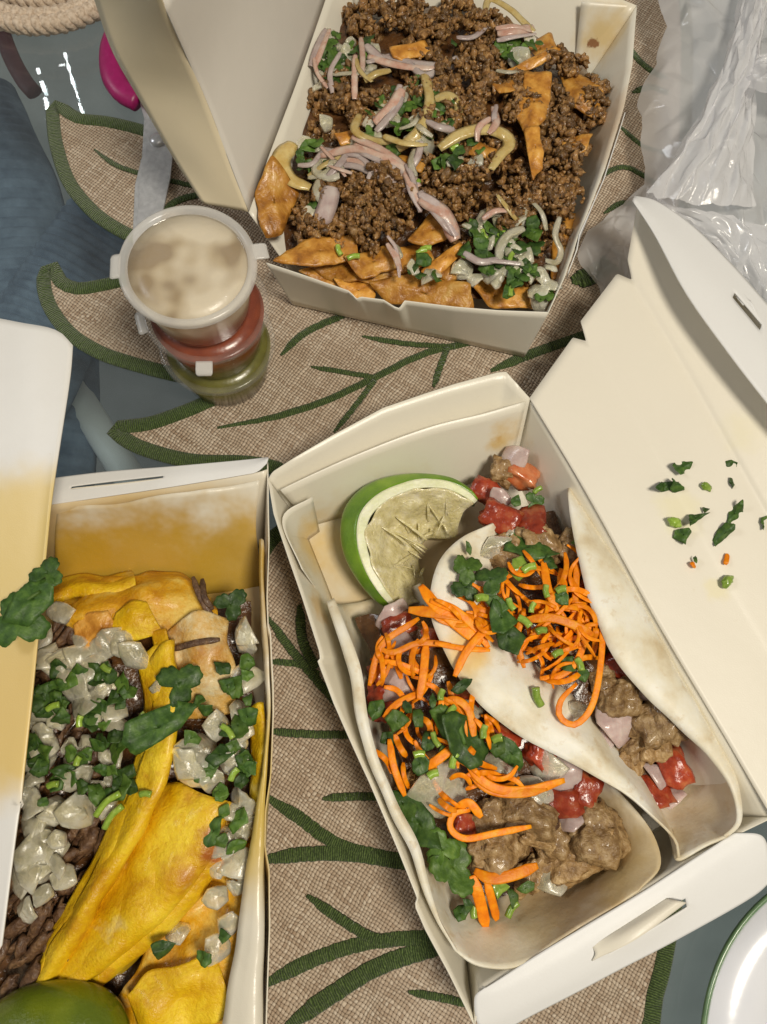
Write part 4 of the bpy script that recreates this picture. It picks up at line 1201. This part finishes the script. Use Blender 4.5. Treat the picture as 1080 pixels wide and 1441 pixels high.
for x, y, z, r, sq in [(735, 1142, 34, 12, (1.3, .8, .6)), (842, 1172, 30, 14, (1.1, .95, .6)), (700, 1192, 32, 13, (1.2, .8, .6)), (800, 1212, 26, 13, (1.6, .7, .5)), (758, 1180, 32, 8, (1.6, .5, .6)), (690, 1150, 32, 9, (1, 1, .6)), (780, 1180, 28, 9, (1, 1, .6)), (750, 1230, 22, 9, (1.3, .8, .6)), (620, 1080, 30, 9, (1, 1, .7)), (580, 1120, 28, 9, (1, 1, .7))]:
    lump('chicken_chunk', (x, y, z), r, m_meat, tB, 4, rough=.5, freq=1.5, squash=sq)
for x, y, z, r in [(880, 1010, 30, 9), (850, 1000, 32, 7), (770, 1160, 30, 8), (900, 1090, 20, 9)]:
    lump('black_bean', (x, y, z), r*.8, m_meat_d, tA if x > 840 else tB, 3, rough=.2, squash=(1.3, .9, .6))
for x, y, z, r, m, el in [(722, 646, 28, 8, m_onion_r, 1), (722, 756, 38, 5, m_onion_w, 1), (872, 1018, 38, 8, m_onion_r, 1.5), (905, 968, 40, 7, m_onion_r, 1), (935, 1098, 24, 6, m_onion_r, 1.2), (960, 1142, 17, 8, m_onion_w, .5), (952, 1170, 12, 5, m_onion_w, .6), (850, 1040, 34, 5, m_onion_r, 1.2), (800, 905, 42, 5, m_onion_w, 1.2), (815, 1000, 44, 5, m_onion_w, .6), (705, 700, 30, 6, m_onion_r, 1), (945, 1118, 18, 6, m_onion_r, 1), (700, 770, 40, 8, m_onion_w, .6), (960, 1200, 8, 6, m_onion_w, .6)]:
    dice('onion_piece', (x, y, z), r, m, tA, el=el, thick=2.6)
for x, y, z, r, m, el in [(552, 958, 36, 9, m_onion_r, 1), (622, 1112, 39, 11, m_onion_w, 1.1), (790, 1088, 36, 8, m_onion_r, 1.5), (764, 1076, 36, 7, m_onion_w, 1.3), (800, 1152, 32, 6, m_onion_r, 1), (565, 905, 34, 6, m_onion_r, 1.2), (555, 870, 30, 7, m_onion_r, 1), (660, 1000, 38, 5, m_onion_w, 1), (745, 1110, 36, 6, m_onion_w, 1.3), (780, 1235, 26, 7, m_onion_w, 1.2), (700, 1075, 38, 5, m_onion_w, 1.4)]:
    dice('onion_piece', (x, y, z), r, m, tB, el=el, thick=3)

# carrots: traced ones first
def carrots(parent, traced, clusters):
    for pts, w in traced:
        shred('carrot_shred', pts, w*.82, .42, m_carrot, parent, n=30, twist=RND.uniform(-.3, .3))
    for x, y, rx, ry, z, n, L, ang, spread in clusters:
        for k in range(n):
            a, r = RND.uniform(0, 6.3), math.sqrt(RND.random())
            shred_rand('carrot_shred', x+rx*r*math.cos(a), y+ry*r*math.sin(a), z+RND.uniform(-4, 4), RND.uniform(.65, 1.15)*L, ang+RND.uniform(-spread, spread), RND.choice((-.9, -.3, -.2, .1, .3, .5, 1.0)), m_carrot, parent)


carrots(tA, [([(812, 962, 50), (790, 985, 51), (788, 1008, 50), (808, 1020, 50), (830, 1000, 51), (842, 960, 51), (848, 900, 49), (846, 850, 46)], 1.8),
             ([(575, 858, 48), (610, 862, 50), (650, 868, 50), (690, 880, 50)], 3.2), ([(592, 824, 46), (612, 850, 50), (645, 880, 50), (678, 905, 50)], 3.4), ([(605, 845, 50), (640, 858, 52), (670, 885, 50), (688, 912, 48)], 2.4),
             ([(640, 952, 50), (655, 920, 51), (675, 895, 52), (692, 880, 51)], 2.2), ([(612, 905, 49), (650, 912, 50), (690, 915, 50)], 1.6), ([(740, 872, 50), (780, 870, 53), (820, 885, 52), (835, 895, 50)], 2.6), ([(765, 790, 48), (772, 830, 51), (785, 860, 51)], 2.4),
             ([(790, 800, 47), (788, 835, 49), (782, 870, 49)], 2.0), ([(812, 790, 46), (810, 840, 47), (806, 880, 47)], 2.0), ([(828, 890, 48), (812, 930, 49), (790, 950, 49), (760, 955, 48)], 1.9), ([(738, 860, 50), (728, 900, 50), (738, 940, 49)], 1.8)],
        [(760, 850, 70, 55, 46, 34, 60, 60, 70), (790, 910, 50, 50, 47, 26, 55, 110, 60), (700, 850, 40, 40, 46, 12, 55, 40, 40), (815, 830, 25, 60, 43, 10, 55, 95, 25), (650, 880, 35, 30, 49, 7, 50, 40, 30)])
carrots(tB, [([(520, 965, 44), (530, 925, 46), (545, 900, 46), (575, 880, 46), (590, 870, 44)], 1.9), ([(532, 912, 46), (555, 918, 47), (590, 905, 47), (640, 908, 47)], 1.8), ([(530, 930, 46), (565, 935, 48), (600, 950, 46)], 1.6), ([(600, 905, 46), (596, 950, 48), (590, 985, 47)], 2.4),
             ([(612, 995, 46), (640, 985, 48), (660, 1000, 48), (668, 1040, 46)], 2.3), ([(622, 1000, 46), (650, 1010, 48), (655, 1050, 46)], 1.8), ([(592, 1085, 44), (615, 1070, 47), (640, 1050, 46)], 2.6), ([(548, 1040, 43), (555, 1080, 45), (570, 1120, 42)], 2.0),
             ([(655, 1060, 44), (670, 1090, 46), (700, 1110, 46), (745, 1112, 44), (795, 1098, 42)], 2.6), ([(660, 1085, 44), (690, 1110, 45), (730, 1115, 45), (770, 1108, 43)], 3.0), ([(748, 1163, 42), (700, 1172, 44), (655, 1180, 44), (634, 1165, 44), (640, 1145, 44), (662, 1140, 43)], 1.8),
             ([(757, 1218, 38), (720, 1232, 40), (690, 1236, 40), (668, 1225, 38)], 3.0), ([(665, 1232, 38), (675, 1265, 36), (684, 1305, 26)], 3.2), ([(685, 1240, 37), (692, 1265, 34), (700, 1295, 26)], 2.4), ([(640, 1140, 42), (660, 1130, 44), (678, 1150, 43)], 2.4), ([(540, 1010, 44), (560, 990, 46), (590, 975, 45)], 2.0)],
        [(575, 930, 45, 50, 43, 16, 60, 110, 60), (640, 1020, 45, 45, 43, 16, 55, 70, 60), (570, 1060, 30, 50, 40, 8, 50, 80, 40), (690, 1095, 40, 20, 42, 8, 50, 20, 40), (620, 1130, 20, 15, 40, 4, 36, 50, 40), (700, 1020, 30, 30, 40, 6, 40, 60, 40)])


def herbs(parent, leaves, stems):
    for x, y, z, r, m, el, rot, kd in leaves:
        leaf('cilantro_leaf', (x, y, z), r, m, parent, rot, (RND.uniform(-.35, .35), RND.uniform(-.35, .35)), kd, curl=.7, el=el)
    for x, y, z, L, rot in stems:
        stem('chopped_scallion', (x, y, z), L, RND.uniform(1.3, 2.0), m_scal, parent, rot, RND.uniform(-.3, .3))


herbs(tA, [(660, 800, 52, 9, m_cil_l, 1, 2.6, 'leaf'), (656, 826, 52, 8, m_cil, 1, 3.4, 'leaf'), (690, 815, 53, 9, m_cil, 1.1, .5, 'leaf'), (706, 868, 54, 8, m_cil, 1.5, 4.9, 'chop'), (716, 895, 54, 8, m_cil, 1.5, 5.2, 'chop'), (700, 850, 53, 7, m_cil, 1, 2, 'chop'), (742, 770, 44, 9, m_cil, 1.9, 5.8, 'chop'), (752, 706, 36, 6, m_cil, 1, .2, 'leaf'),
           (790, 838, 52, 6, m_cil, 1, .9, 'chop'), (660, 770, 50, 6, m_cil_l, .35, .3, 'chop'), (815, 762, 44, 5, m_cil_l, 1, 1, 'chop'), (800, 935, 50, 6, m_cil, 1, 1, 'chop'), (732, 800, 48, 7, m_scal, 1, .2, 'chop'), (725, 705, 36, 4, m_cil, 1, 1, 'chop'), (820, 950, 48, 4, m_cil, 1, 2, 'chop'), (775, 790, 48, 4, m_cil, 1.4, 2, 'chop')],
      [(770, 832, 54, 6, 1.6), (678, 842, 54, 6, .1), (720, 850, 53, 6, 2.0), (738, 875, 53, 7, 5.6), (758, 980, 48, 9, 1.9), (790, 830, 53, 5, .3), (762, 888, 53, 5, .2), (785, 920, 52, 5, .4), (745, 800, 50, 7, .4), (757, 690, 36, 5, .6), (815, 935, 50, 6, 5), (750, 855, 53, 5, 1.2)])
herbs(tB, [(640, 1220, 40, 12, m_cil_l, 1.15, 5.2, 'leaf'), (622, 1195, 41, 9, m_cil_l, 1.1, 2.0, 'leaf'), (602, 1045, 47, 7, m_cil, .6, 0, 'chop'), (572, 995, 47, 6, m_cil, .5, .3, 'chop'), (655, 1045, 50, 10, m_cil, 1.9, 5.3, 'chop'), (632, 1012, 49, 9, m_cil_l, 1.8, 5.4, 'chop'), (650, 965, 51, 4, m_cil, 1.7, .7, 'chop'), (590, 1158, 41, 11, m_cil, 1.6, 5.3, 'chop'),
           (566, 1130, 40, 8, m_cil, 1.6, 5.2, 'chop'), (545, 1040, 42, 6, m_cil, .8, 1, 'chop'), (588, 1010, 47, 6, m_cil_l, .5, .1, 'chop'), (660, 1274, 36, 4, m_cil, 1, .5, 'chop'), (722, 1262, 32, 6, m_cil_l, .5, .3, 'chop'), (740, 1250, 32, 6, m_cil_l, .5, 5, 'chop'), (705, 1250, 34, 5, m_scal, 1, 1, 'chop'), (590, 1075, 46, 6, m_cil, 1, 1, 'chop'), (625, 1060, 46, 6, m_cil_l, .6, .2, 'chop'),
           (530, 1000, 42, 6, m_cil, 1, 1, 'chop'), (700, 1050, 44, 6, m_cil_l, 1, .6, 'chop'), (720, 1060, 42, 7, m_cil, 1.6, 5.6, 'chop'), (610, 985, 48, 5, m_cil, .4, 0, 'chop'), (560, 1015, 46, 6, m_cil_l, 1, 2, 'chop'), (648, 1285, 30, 4, m_cil, 1, 1, 'chop')],
      [(622, 978, 50, 5, 1.3), (590, 1062, 50, 5, .1), (682, 1030, 48, 6, 1.4), (640, 1070, 48, 7, 1.2), (636, 1000, 50, 5, .8), (722, 1280, 30, 8, .9), (700, 1040, 46, 5, .3), (668, 1283, 32, 5, 1.5), (610, 1090, 47, 5, .4), (614, 1040, 49, 7, 2.0)])

# ------------------------------------------------------------------ limes
lm = thing('lime_wedge', 'squeezed lime wedge with pulp showing, at the end of the taco box', 'lime', P(560, 790, 2), 'lime wedges')
K1 = [(556, 864, 18), (520, 838, 22), (490, 795, 24), (479, 755, 25), (485, 715, 25), (510, 686, 26), (545, 671, 28), (590, 666, 30), (635, 672, 32), (662, 688, 32), (673, 702, 32)]
K2 = [(560, 860, 22), (535, 836, 30), (512, 798, 34), (502, 760, 36), (506, 725, 37), (528, 698, 38), (560, 682, 38), (596, 674, 38), (634, 678, 37), (660, 692, 35), (672, 704, 33)]
K3 = [(566, 855, 22), (553, 830, 30), (536, 797, 33), (527, 765, 35), (530, 738, 36), (546, 718, 37), (570, 704, 37), (600, 697, 37), (628, 698, 36), (648, 705, 34), (664, 712, 32)]
K4 = [(580, 850, 18), (570, 820, 22), (560, 795, 22), (556, 770, 22), (560, 752, 22), (570, 738, 22), (584, 728, 23), (602, 722, 24), (620, 722, 25), (636, 724, 26), (650, 726, 26)]
K5 = [(600, 842, 10), (598, 810, 10), (592, 795, 10), (590, 780, 10), (592, 770, 11), (596, 764, 11), (602, 760, 12), (610, 758, 12), (620, 758, 13), (630, 758, 14), (640, 756, 14)]
K0 = [(580, 862, 4), (540, 840, 4), (512, 798, 4), (502, 760, 4), (508, 728, 4), (530, 704, 4), (560, 690, 4), (596, 684, 5), (632, 688, 7), (655, 700, 9), (668, 712, 12)]
K3 = [tuple(a*.45+b*.55 for a, b in zip(p, q)) for p, q in zip(K2, K3)]
loft('rind', [K0, K1, K2], 60, 16, m_lime_skin, lm, 1.0, offset=-1)
loft('pith', [K2, K3], 60, 6, m_lime_pith, lm, .8, amp=.3, freq=90)
loft('pulp', [K3, K4, K5], 60, 24, m_lime_flesh, lm, .8, amp=1.8, freq=110)
for k in range(30):
    u = RND.randint(1, 9)
    a, b = P(*K3[u]), P(*K5[u])
    q = a.lerp(b, RND.uniform(.15, .9))
    e2 = q.lerp(b, RND.uniform(.5, 1))+Vector((RND.uniform(-6, 6), RND.uniform(-6, 6), RND.uniform(0, 5)))/1000
    mid = q.lerp(e2, .5)+Vector((0, 0, .002))
    shred('pulp_sac', [q+Vector((0, 0, .001)), mid, e2], RND.uniform(.25, .8), .3, m_lime_flesh, lm, n=10)

lm2 = thing('lime_wedge', 'glossy green lime wedge lying skin up among the corn tacos', 'lime', P(70, 1480, 20), 'lime wedges')
vs, fs = lump_data(4, 4.2, .05, 1.0)
cl = P(72, 1468, 34)
e = Euler((.1, -.1, .1)).to_matrix()
mk('rind', [cl+e @ Vector((v.x*33, v.y*24, max(v.z, -.25)*20))/1000 for v in vs], fs, m_lime_dark, lm2)

# ------------------------------------------------------------------ corn tacos (left-hand box)
fb2 = loft('meat_bed', [[(-60, 900, 22), (60, 880, 24), (200, 860, 20), (350, 850, 16)], [(-80, 1060, 26), (60, 1050, 28), (200, 1050, 22), (362, 1050, 20)], [(-90, 1250, 24), (60, 1250, 26), (200, 1250, 16), (360, 1250, 18)], [(-100, 1500, 14), (60, 1500, 14), (200, 1500, 14), (350, 1500, 16)]],
           60, 60, m_juice_shade_bed, None, amp=3, freq=70)
tag(fb2, 'dark shredded meat and juices under the corn tortillas', 'meat')
fb2['kind'] = 'stuff'
verts, faces = [], []
mvar = [lump_data(2, 30+k*2.3, .8, 1.8) for k in range(8)]
for k in range(240):
    x, y = rb.uniform(-5, 150), rb.uniform(880, 1410)
    if x > 120 and y > 1230:
        continue
    c = P(x, y, 27+rb.uniform(-3, 5))
    e = Euler((rb.uniform(-.3, .3), rb.uniform(-.3, .3), 1.0+rb.uniform(-.5, .5))).to_matrix()
    r = rb.uniform(1.6, 3.4)
    L = rb.uniform(1.4, 3.4)
    vs, fs = rb.choice(mvar)
    o = len(verts)
    verts += [c+e @ Vector((v.x*L, v.y, v.z*.7))*r/1000 for v in vs]
    faces += [[i+o for i in f] for f in fs]
sm = mk('shredded_meat', verts, faces, m_meat_d)
tag(sm, 'dark shredded meat strands beside the folded corn tortillas', 'meat')
sm['kind'] = 'stuff'


def corn(label, polys, mat, nu=50, nv=24, amp=1.0, thick=1.2, seed=0, layer=None):
    if layer:
        dx, dy, dz = layer
        polys = [[(x+dx, y+dy, z+dz) for x, y, z in p] for p in polys]
    o = loft('corn_tortilla', polys, nu, nv, mat, None, thick, amp=amp*1.5, freq=70, seed=seed)
    return tag(o, label, 'tortilla', 'yellow corn tortillas in the paper box')


corn('folded yellow corn tortilla, long narrow edge standing beside the onions', [[(208, 930, 40), (218, 985, 40), (205, 1060, 39), (175, 1140, 38), (130, 1230, 36), (90, 1300, 33), (45, 1385, 30)],
     [(232, 905, 45), (236, 985, 46), (228, 1060, 45), (200, 1140, 44), (150, 1225, 42), (105, 1300, 39), (60, 1385, 34)],
     [(244, 900, 42), (250, 985, 43), (243, 1060, 42), (215, 1140, 41), (172, 1220, 38), (125, 1300, 34), (80, 1380, 28)],
     [(238, 900, 24), (244, 985, 24), (238, 1060, 24), (212, 1140, 24), (175, 1215, 22), (135, 1290, 20), (90, 1380, 18)]], m_corn, seed=1)
corn('thin corn tortilla layer showing behind the long narrow folded one', [[(208, 930, 40), (218, 985, 40), (205, 1060, 39), (175, 1140, 38), (130, 1230, 36), (90, 1300, 33), (45, 1385, 30)],
     [(232, 905, 45), (236, 985, 46), (228, 1060, 45), (200, 1140, 44), (150, 1225, 42), (105, 1300, 39), (60, 1385, 34)],
     [(244, 900, 42), (250, 985, 43), (243, 1060, 42), (215, 1140, 41), (172, 1220, 38), (125, 1300, 34), (80, 1380, 28)],
     [(238, 900, 24), (244, 985, 24), (238, 1060, 24), (212, 1140, 24), (175, 1215, 22), (135, 1290, 20), (90, 1380, 18)]], m_corn, seed=21, layer=(-13, 4, -4))
corn('broad folded yellow corn tortilla with one browned corner', [[(250, 1105, 30), (222, 1150, 32), (180, 1225, 31), (135, 1300, 28), (70, 1390, 24)],
     [(268, 1108, 38), (245, 1160, 41), (205, 1235, 40), (150, 1310, 37), (95, 1385, 32)],
     [(298, 1120, 42), (280, 1180, 45), (245, 1245, 44), (190, 1310, 41), (125, 1378, 34)],
     [(324, 1130, 40), (306, 1190, 41), (270, 1245, 40), (215, 1306, 36), (150, 1362, 29)],
     [(318, 1132, 26), (302, 1190, 26), (268, 1245, 24), (218, 1302, 22), (160, 1355, 20)]], m_corn, seed=2)
corn('thin corn tortilla layer showing under the broad folded one', [[(250, 1105, 30), (222, 1150, 32), (180, 1225, 31), (135, 1300, 28), (70, 1390, 24)],
     [(268, 1108, 38), (245, 1160, 41), (205, 1235, 40), (150, 1310, 37), (95, 1385, 32)],
     [(298, 1120, 42), (280, 1180, 45), (245, 1245, 44), (190, 1310, 41), (125, 1378, 34)],
     [(324, 1130, 40), (306, 1190, 41), (270, 1245, 40), (215, 1306, 36), (150, 1362, 29)],
     [(318, 1132, 26), (302, 1190, 26), (268, 1245, 24), (218, 1302, 22), (160, 1355, 20)]], m_corn, seed=22, layer=(14, 10, -5))
corn('thin corn tortilla layer between the two folded ones', [[(250, 1105, 30), (222, 1150, 32), (180, 1225, 31), (135, 1300, 28), (70, 1390, 24)],
     [(268, 1108, 38), (245, 1160, 41), (205, 1235, 40), (150, 1310, 37), (95, 1385, 32)],
     [(298, 1120, 42), (280, 1180, 45), (245, 1245, 44), (190, 1310, 41), (125, 1378, 34)],
     [(324, 1130, 40), (306, 1190, 41), (270, 1245, 40), (215, 1306, 36), (150, 1362, 29)],
     [(318, 1132, 26), (302, 1190, 26), (268, 1245, 24), (218, 1302, 22), (160, 1355, 20)]], m_corn, seed=23, layer=(-16, -4, -3))
corn('crumpled orange corn tortilla soaked with sauce against the lined back wall', [[(78, 835, 14), (140, 822, 15), (190, 810, 16), (245, 806, 16), (300, 838, 16)], [(84, 855, 30), (140, 842, 33), (195, 832, 34), (248, 832, 33), (305, 862, 30)], [(100, 885, 32), (145, 875, 36), (195, 866, 36), (245, 870, 34), (300, 890, 30)], [(112, 905, 26), (160, 905, 30), (205, 898, 31), (250, 896, 30), (290, 905, 26)]], m_corn_o, amp=2.2, seed=3)
corn('curled yellow tortilla scrap lying on the soaked orange one', [[(165, 860, 39), (185, 845, 41), (210, 848, 41)], [(160, 885, 40), (190, 872, 43), (222, 870, 42)], [(172, 905, 38), (198, 898, 41), (226, 892, 40)]], m_corn, nu=20, nv=14, amp=1.4, seed=12)
corn('dark amber tortilla scrap with crisp edge beside the onions', [[(105, 880, 37), (125, 862, 39), (155, 858, 39)], [(112, 905, 37), (138, 890, 40), (165, 884, 40)], [(128, 915, 35), (150, 912, 38), (176, 904, 38)]], m_chip, nu=20, nv=14, amp=1.4, seed=14)
for pts in ([(272, 812, 34), (280, 835, 37), (292, 858, 36), (304, 872, 33)], [(302, 848, 36), (318, 842, 38), (332, 836, 37)], [(285, 815, 33), (288, 840, 38), (300, 858, 36)], [(240, 915, 40), (275, 905, 42), (310, 900, 41)]):
    tag(shred('meat_shred', pts, 1.5, 1.0, m_meat_d, None), 'brown shredded meat strand poking up near the lined back corner', 'meat', 'meat strands near the lined back corner')
corn('thin yellow corn tortilla edge behind the soaked one', [[(70, 825, 12), (110, 808, 14), (150, 812, 16), (185, 802, 15)], [(72, 836, 26), (110, 822, 28), (150, 826, 30), (188, 815, 28)], [(76, 850, 26), (112, 840, 28), (150, 842, 30), (190, 832, 28)]], m_corn, nv=10, seed=9)
corn('pale cheesy corn tortilla flap next to the box corner', [[(235, 890, 36), (245, 930, 37), (255, 970, 36), (262, 1010, 32)], [(280, 860, 38), (290, 910, 40), (298, 960, 40), (300, 1010, 34)], [(318, 870, 34), (326, 915, 36), (333, 960, 36), (330, 1005, 30)]], corn_tortilla('cheesy_tortilla', (.52, .25, .02, 1), (.68, .44, .14, 1), (.78, .68, .42, 1), nscale=55), amp=2.0, seed=4)
corn('yellow corn tortilla strip bent over below the dark cilantro leaf', [[(214, 890, 40), (222, 940, 41), (228, 985, 42)], [(235, 885, 43), (240, 935, 44), (246, 985, 44)]], m_corn, nu=24, nv=8, seed=5)
corn('wide yellow corn tortilla lying flat in the front of the box', [[(230, 1240, 20), (215, 1300, 22), (190, 1360, 22), (150, 1441, 20), (130, 1500, 18)], [(290, 1225, 28), (280, 1290, 30), (262, 1350, 30), (240, 1430, 28), (220, 1500, 24)], [(340, 1190, 32), (338, 1260, 34), (334, 1340, 34), (322, 1420, 32), (310, 1500, 28)], [(356, 1180, 26), (356, 1260, 28), (350, 1340, 28), (342, 1420, 26), (330, 1500, 24)]], m_corn_o, amp=2.4, seed=6)
corn('torn yellow corn tortilla piece glistening near the lime', [[(180, 1400, 30), (210, 1370, 33), (250, 1352, 34), (300, 1340, 34)], [(195, 1440, 32), (230, 1410, 36), (270, 1390, 37), (320, 1375, 36)], [(210, 1480, 30), (250, 1455, 34), (290, 1435, 35), (330, 1420, 34)]], m_corn, amp=2, seed=7)
corn('narrow yellow tortilla edge along the liner of the side wall', [[(352, 1000, 28), (356, 1060, 30), (352, 1130, 30), (346, 1190, 30)], [(364, 990, 36), (368, 1060, 38), (362, 1130, 38), (356, 1190, 36)], [(372, 990, 36), (376, 1060, 38), (370, 1130, 38), (362, 1190, 36)]], m_corn, nv=8, seed=8)

on = [(85, 862, 40, 9), (58, 893, 36, 7), (66, 925, 38, 8), (78, 940, 37, 9), (112, 922, 40, 8), (140, 915, 40, 7), (152, 898, 42, 5), (190, 925, 43, 10), (175, 905, 42, 8), (105, 975, 39, 9), (122, 985, 41, 9), (160, 1000, 40, 7), (150, 965, 40, 6), (58, 1040, 37, 8), (40, 1015, 36, 7), (108, 1098, 40, 7), (108, 1142, 41, 10),
      (55, 1190, 38, 8), (40, 1165, 37, 7), (88, 1232, 38, 6), (72, 1150, 38, 6), (40, 1225, 36, 9), (165, 1020, 40, 6), (135, 940, 41, 8), (60, 1070, 37, 7), (95, 1050, 38, 5), (340, 888, 38, 7), (345, 905, 38, 6), (346, 955, 38, 8), (306, 1022, 42, 8), (258, 1072, 44, 10), (278, 1060, 43, 10), (270, 1090, 43, 8), (336, 1045, 40, 5),
      (325, 1078, 40, 5), (318, 1180, 42, 7), (330, 1210, 40, 8), (300, 1215, 36, 6), (322, 1302, 40, 7), (308, 1335, 39, 8), (240, 1288, 30, 7), (222, 1308, 30, 6), (230, 965, 42, 5), (300, 1100, 42, 6), (340, 1000, 38, 6), (330, 1250, 38, 5), (25, 1120, 36, 7), (80, 1010, 38, 6), (350, 1160, 38, 5), (315, 1060, 41, 5), (250, 1310, 32, 6), (60, 1260, 36, 6), (35, 1280, 34, 6)]
ro = random.Random(8)
for k in range(46):
    on.append((ro.uniform(28, 170), ro.uniform(890, 1240), ro.uniform(35, 41), ro.uniform(4, 8)))
for k in range(10):
    on.append((ro.uniform(300, 350), ro.uniform(930, 1330), ro.uniform(38, 42), ro.uniform(4, 7)))
on = [o for o in on if not (o[0] > 185-(o[1]-1050)*.42 and 1050 < o[1] < 1400 and o[0] < 250)]


def spot_left(x, y):
    if x > 215:
        return 'by the liner under the back corner' if y < 960 else ('in the clump beside the browned tortilla corner' if y < 1140 else 'on the flat tortilla by the liner')
    if y < 960:
        return 'just before the soaked orange tortilla'
    return 'next to the stained lid edge' if x < 75 else ('beside the narrow tortilla fold' if x > 125 else 'over the dark meat')


for x, y, z, r in on:
    right = x > 215
    tag(dice('onion_piece', (x, y, z), r*.84, m_onion_w, None, thick=2.8),
        ('large' if r > 7.5 else 'small' if r < 5.2 else 'medium')+' white onion piece '+spot_left(x, y), 'onion', 'white onion pieces '+spot_left(x, y))
hb = [(252, 962, 49, 11, m_cil, 1.1, .6, 'leaf', 'dark wet cilantro leaf on the yellow tortilla fold'), (222, 1024, 50, 10, m_cil, 2.0, .45, 'chop', 'long rolled cilantro leaf lying across the yellow tortilla'), (325, 850, 42, 8, m_cil, 1.2, .8, 'leaf', 'cilantro leaf beside the lined back corner')]
for x, y, z, r, m, el, rot, kd, lab in hb:
    tag(leaf('cilantro_leaf', (x, y, z), r, m, None, rot, (.15, .1), kd, curl=.9, el=el), lab, 'cilantro')
for k, (x, y) in enumerate([(348, 950), (330, 1050), (310, 1062), (316, 1318), (286, 1348), (230, 1335), (132, 958), (160, 982), (88, 992), (62, 1003), (124, 1062), (142, 1082), (55, 1085), (150, 1120), (100, 1060), (60, 1060), (180, 975), (80, 965), (150, 950), (340, 1100), (345, 1080), (315, 1145), (300, 1170), (280, 985), (290, 1000), (335, 1020),
                            (350, 985), (45, 1050), (40, 980), (110, 950), (170, 960), (130, 1020), (290, 1085), (350, 930), (330, 1190), (270, 1040), (95, 1085), (140, 1050), (170, 990), (60, 1130)]+[(ro.uniform(28, 185), ro.uniform(930, 1120)) for _ in range(34)]+[(ro.uniform(290, 352), ro.uniform(930, 1200)) for _ in range(14)]):
    right = x > 215
    tag(leaf('cilantro_leaf', (x, y, 45 if right else 43), RND.uniform(4.0, 6.5), m_cil if RND.random() < .7 else m_cil_l, None, RND.uniform(0, 6.3), (RND.uniform(-.6, .6), RND.uniform(-.6, .6)), 'chop', curl=.9, el=RND.uniform(.7, 1.5)),
        'chopped cilantro bit '+spot_left(x, y), 'cilantro', 'cilantro bits '+spot_left(x, y))
for x, y, L, rot in [(152, 1132, 14, .75), (160, 1150, 12, .9), (113, 1015, 5, 1.5), (110, 1071, 4, 1.2), (205, 1118, 5, 0), (330, 1090, 6, 1), (320, 1030, 8, 5.5), (75, 995, 6, .4), (150, 940, 5, 2.6), (200, 1010, 5, 1), (75, 1105, 5, .2)]:
    tag(stem('chopped_scallion', (x, y, 46), L, 1.5, m_scal, None, rot, .1), 'short green herb stem among the corn taco toppings', 'herb stem', 'herb stems among the corn taco toppings')

# sprig on the lid edge of the corn taco box
sg = thing('cilantro_sprig', 'wet dark green cilantro sprig stuck to the stained lid edge', 'cilantro', P(40, 850, 79))
leaf('leaf', (24, 872, 83), 14, m_cil, sg, 3.9, (.1, -.1), 'leaf', 3.3, curl=.6)
leaf('leaf', (48, 842, 84), 12, m_cil, sg, .9, (.1, .1), 'chop', 8.1, curl=.6, el=1.3)
leaf('leaf', (66, 806, 83), 8, m_cil, sg, 1.4, (0, .2), 'leaf', 5.2, curl=.6)
stem('stem', (40, 850, 84), 14, .8, m_cil_l, sg, .9)

# crumbs on the taco box lid
lidbits = [(963, 655, 6.5, 'chop', m_cil, 1.0, .3), (935, 684, 5, 'chop', m_cil, 1.3, .2), (952, 683, 4.5, 'chop', m_cil, 1.3, 5.9), (1030, 655, 5, 'chop', m_cil, .6, .3), (1034, 682, 5, 'chop', m_cil, .7, .2), (1034, 722, 6.5, 'chop', m_cil, 1.2, 1.1), (1020, 750, 6, 'chop', m_cil, 1.2, .8), (962, 752, 5.5, 'chop', m_cil, .8, 1.2), (978, 730, 3.8, 'chop', m_cil, 1.7, .5), (1076, 735, 4, 'chop', m_cil_l, 1, 1), (979, 786, 3, 'chop', m_cil, .3, .2), (994, 717, 2, 'chop', m_cil, 1, 0)]
for x, y, r, kd, m, el, rot in lidbits:
    tag(leaf('cilantro_bit', (x, y, 49.8), r*.85, m, None, rot, (RND.uniform(-.4, .4), RND.uniform(-.4, .4)), kd, curl=1.9, el=el*1.5),
        'torn cilantro bit lying on the open taco box lid', 'cilantro', 'cilantro bits on the taco box lid')
for x, y, r in [(995, 685, 2.6), (950, 735, 3.4), (1024, 818, 3.2)]:
    lump('scallion_crumb', (x, y, 49), r, m_scal, None, 3, squash=(.8, 1.2, .6))
    tag(bpy.context.scene.collection.objects[-1], 'pale green herb stem crumb on the open taco box lid', 'herb stem', 'herb stem crumbs on the taco box lid')
for x, y, L, ang in [(1023, 787, 16, 100), (976, 795, 10, 60)]:
    o = shred_rand('carrot_bit', x, y, 48.5, L, ang, .2, m_carrot, None, 1.2, 1)
    tag(o, 'small orange carrot crumb on the open taco box lid', 'carrot', 'carrot crumbs on the taco box lid')
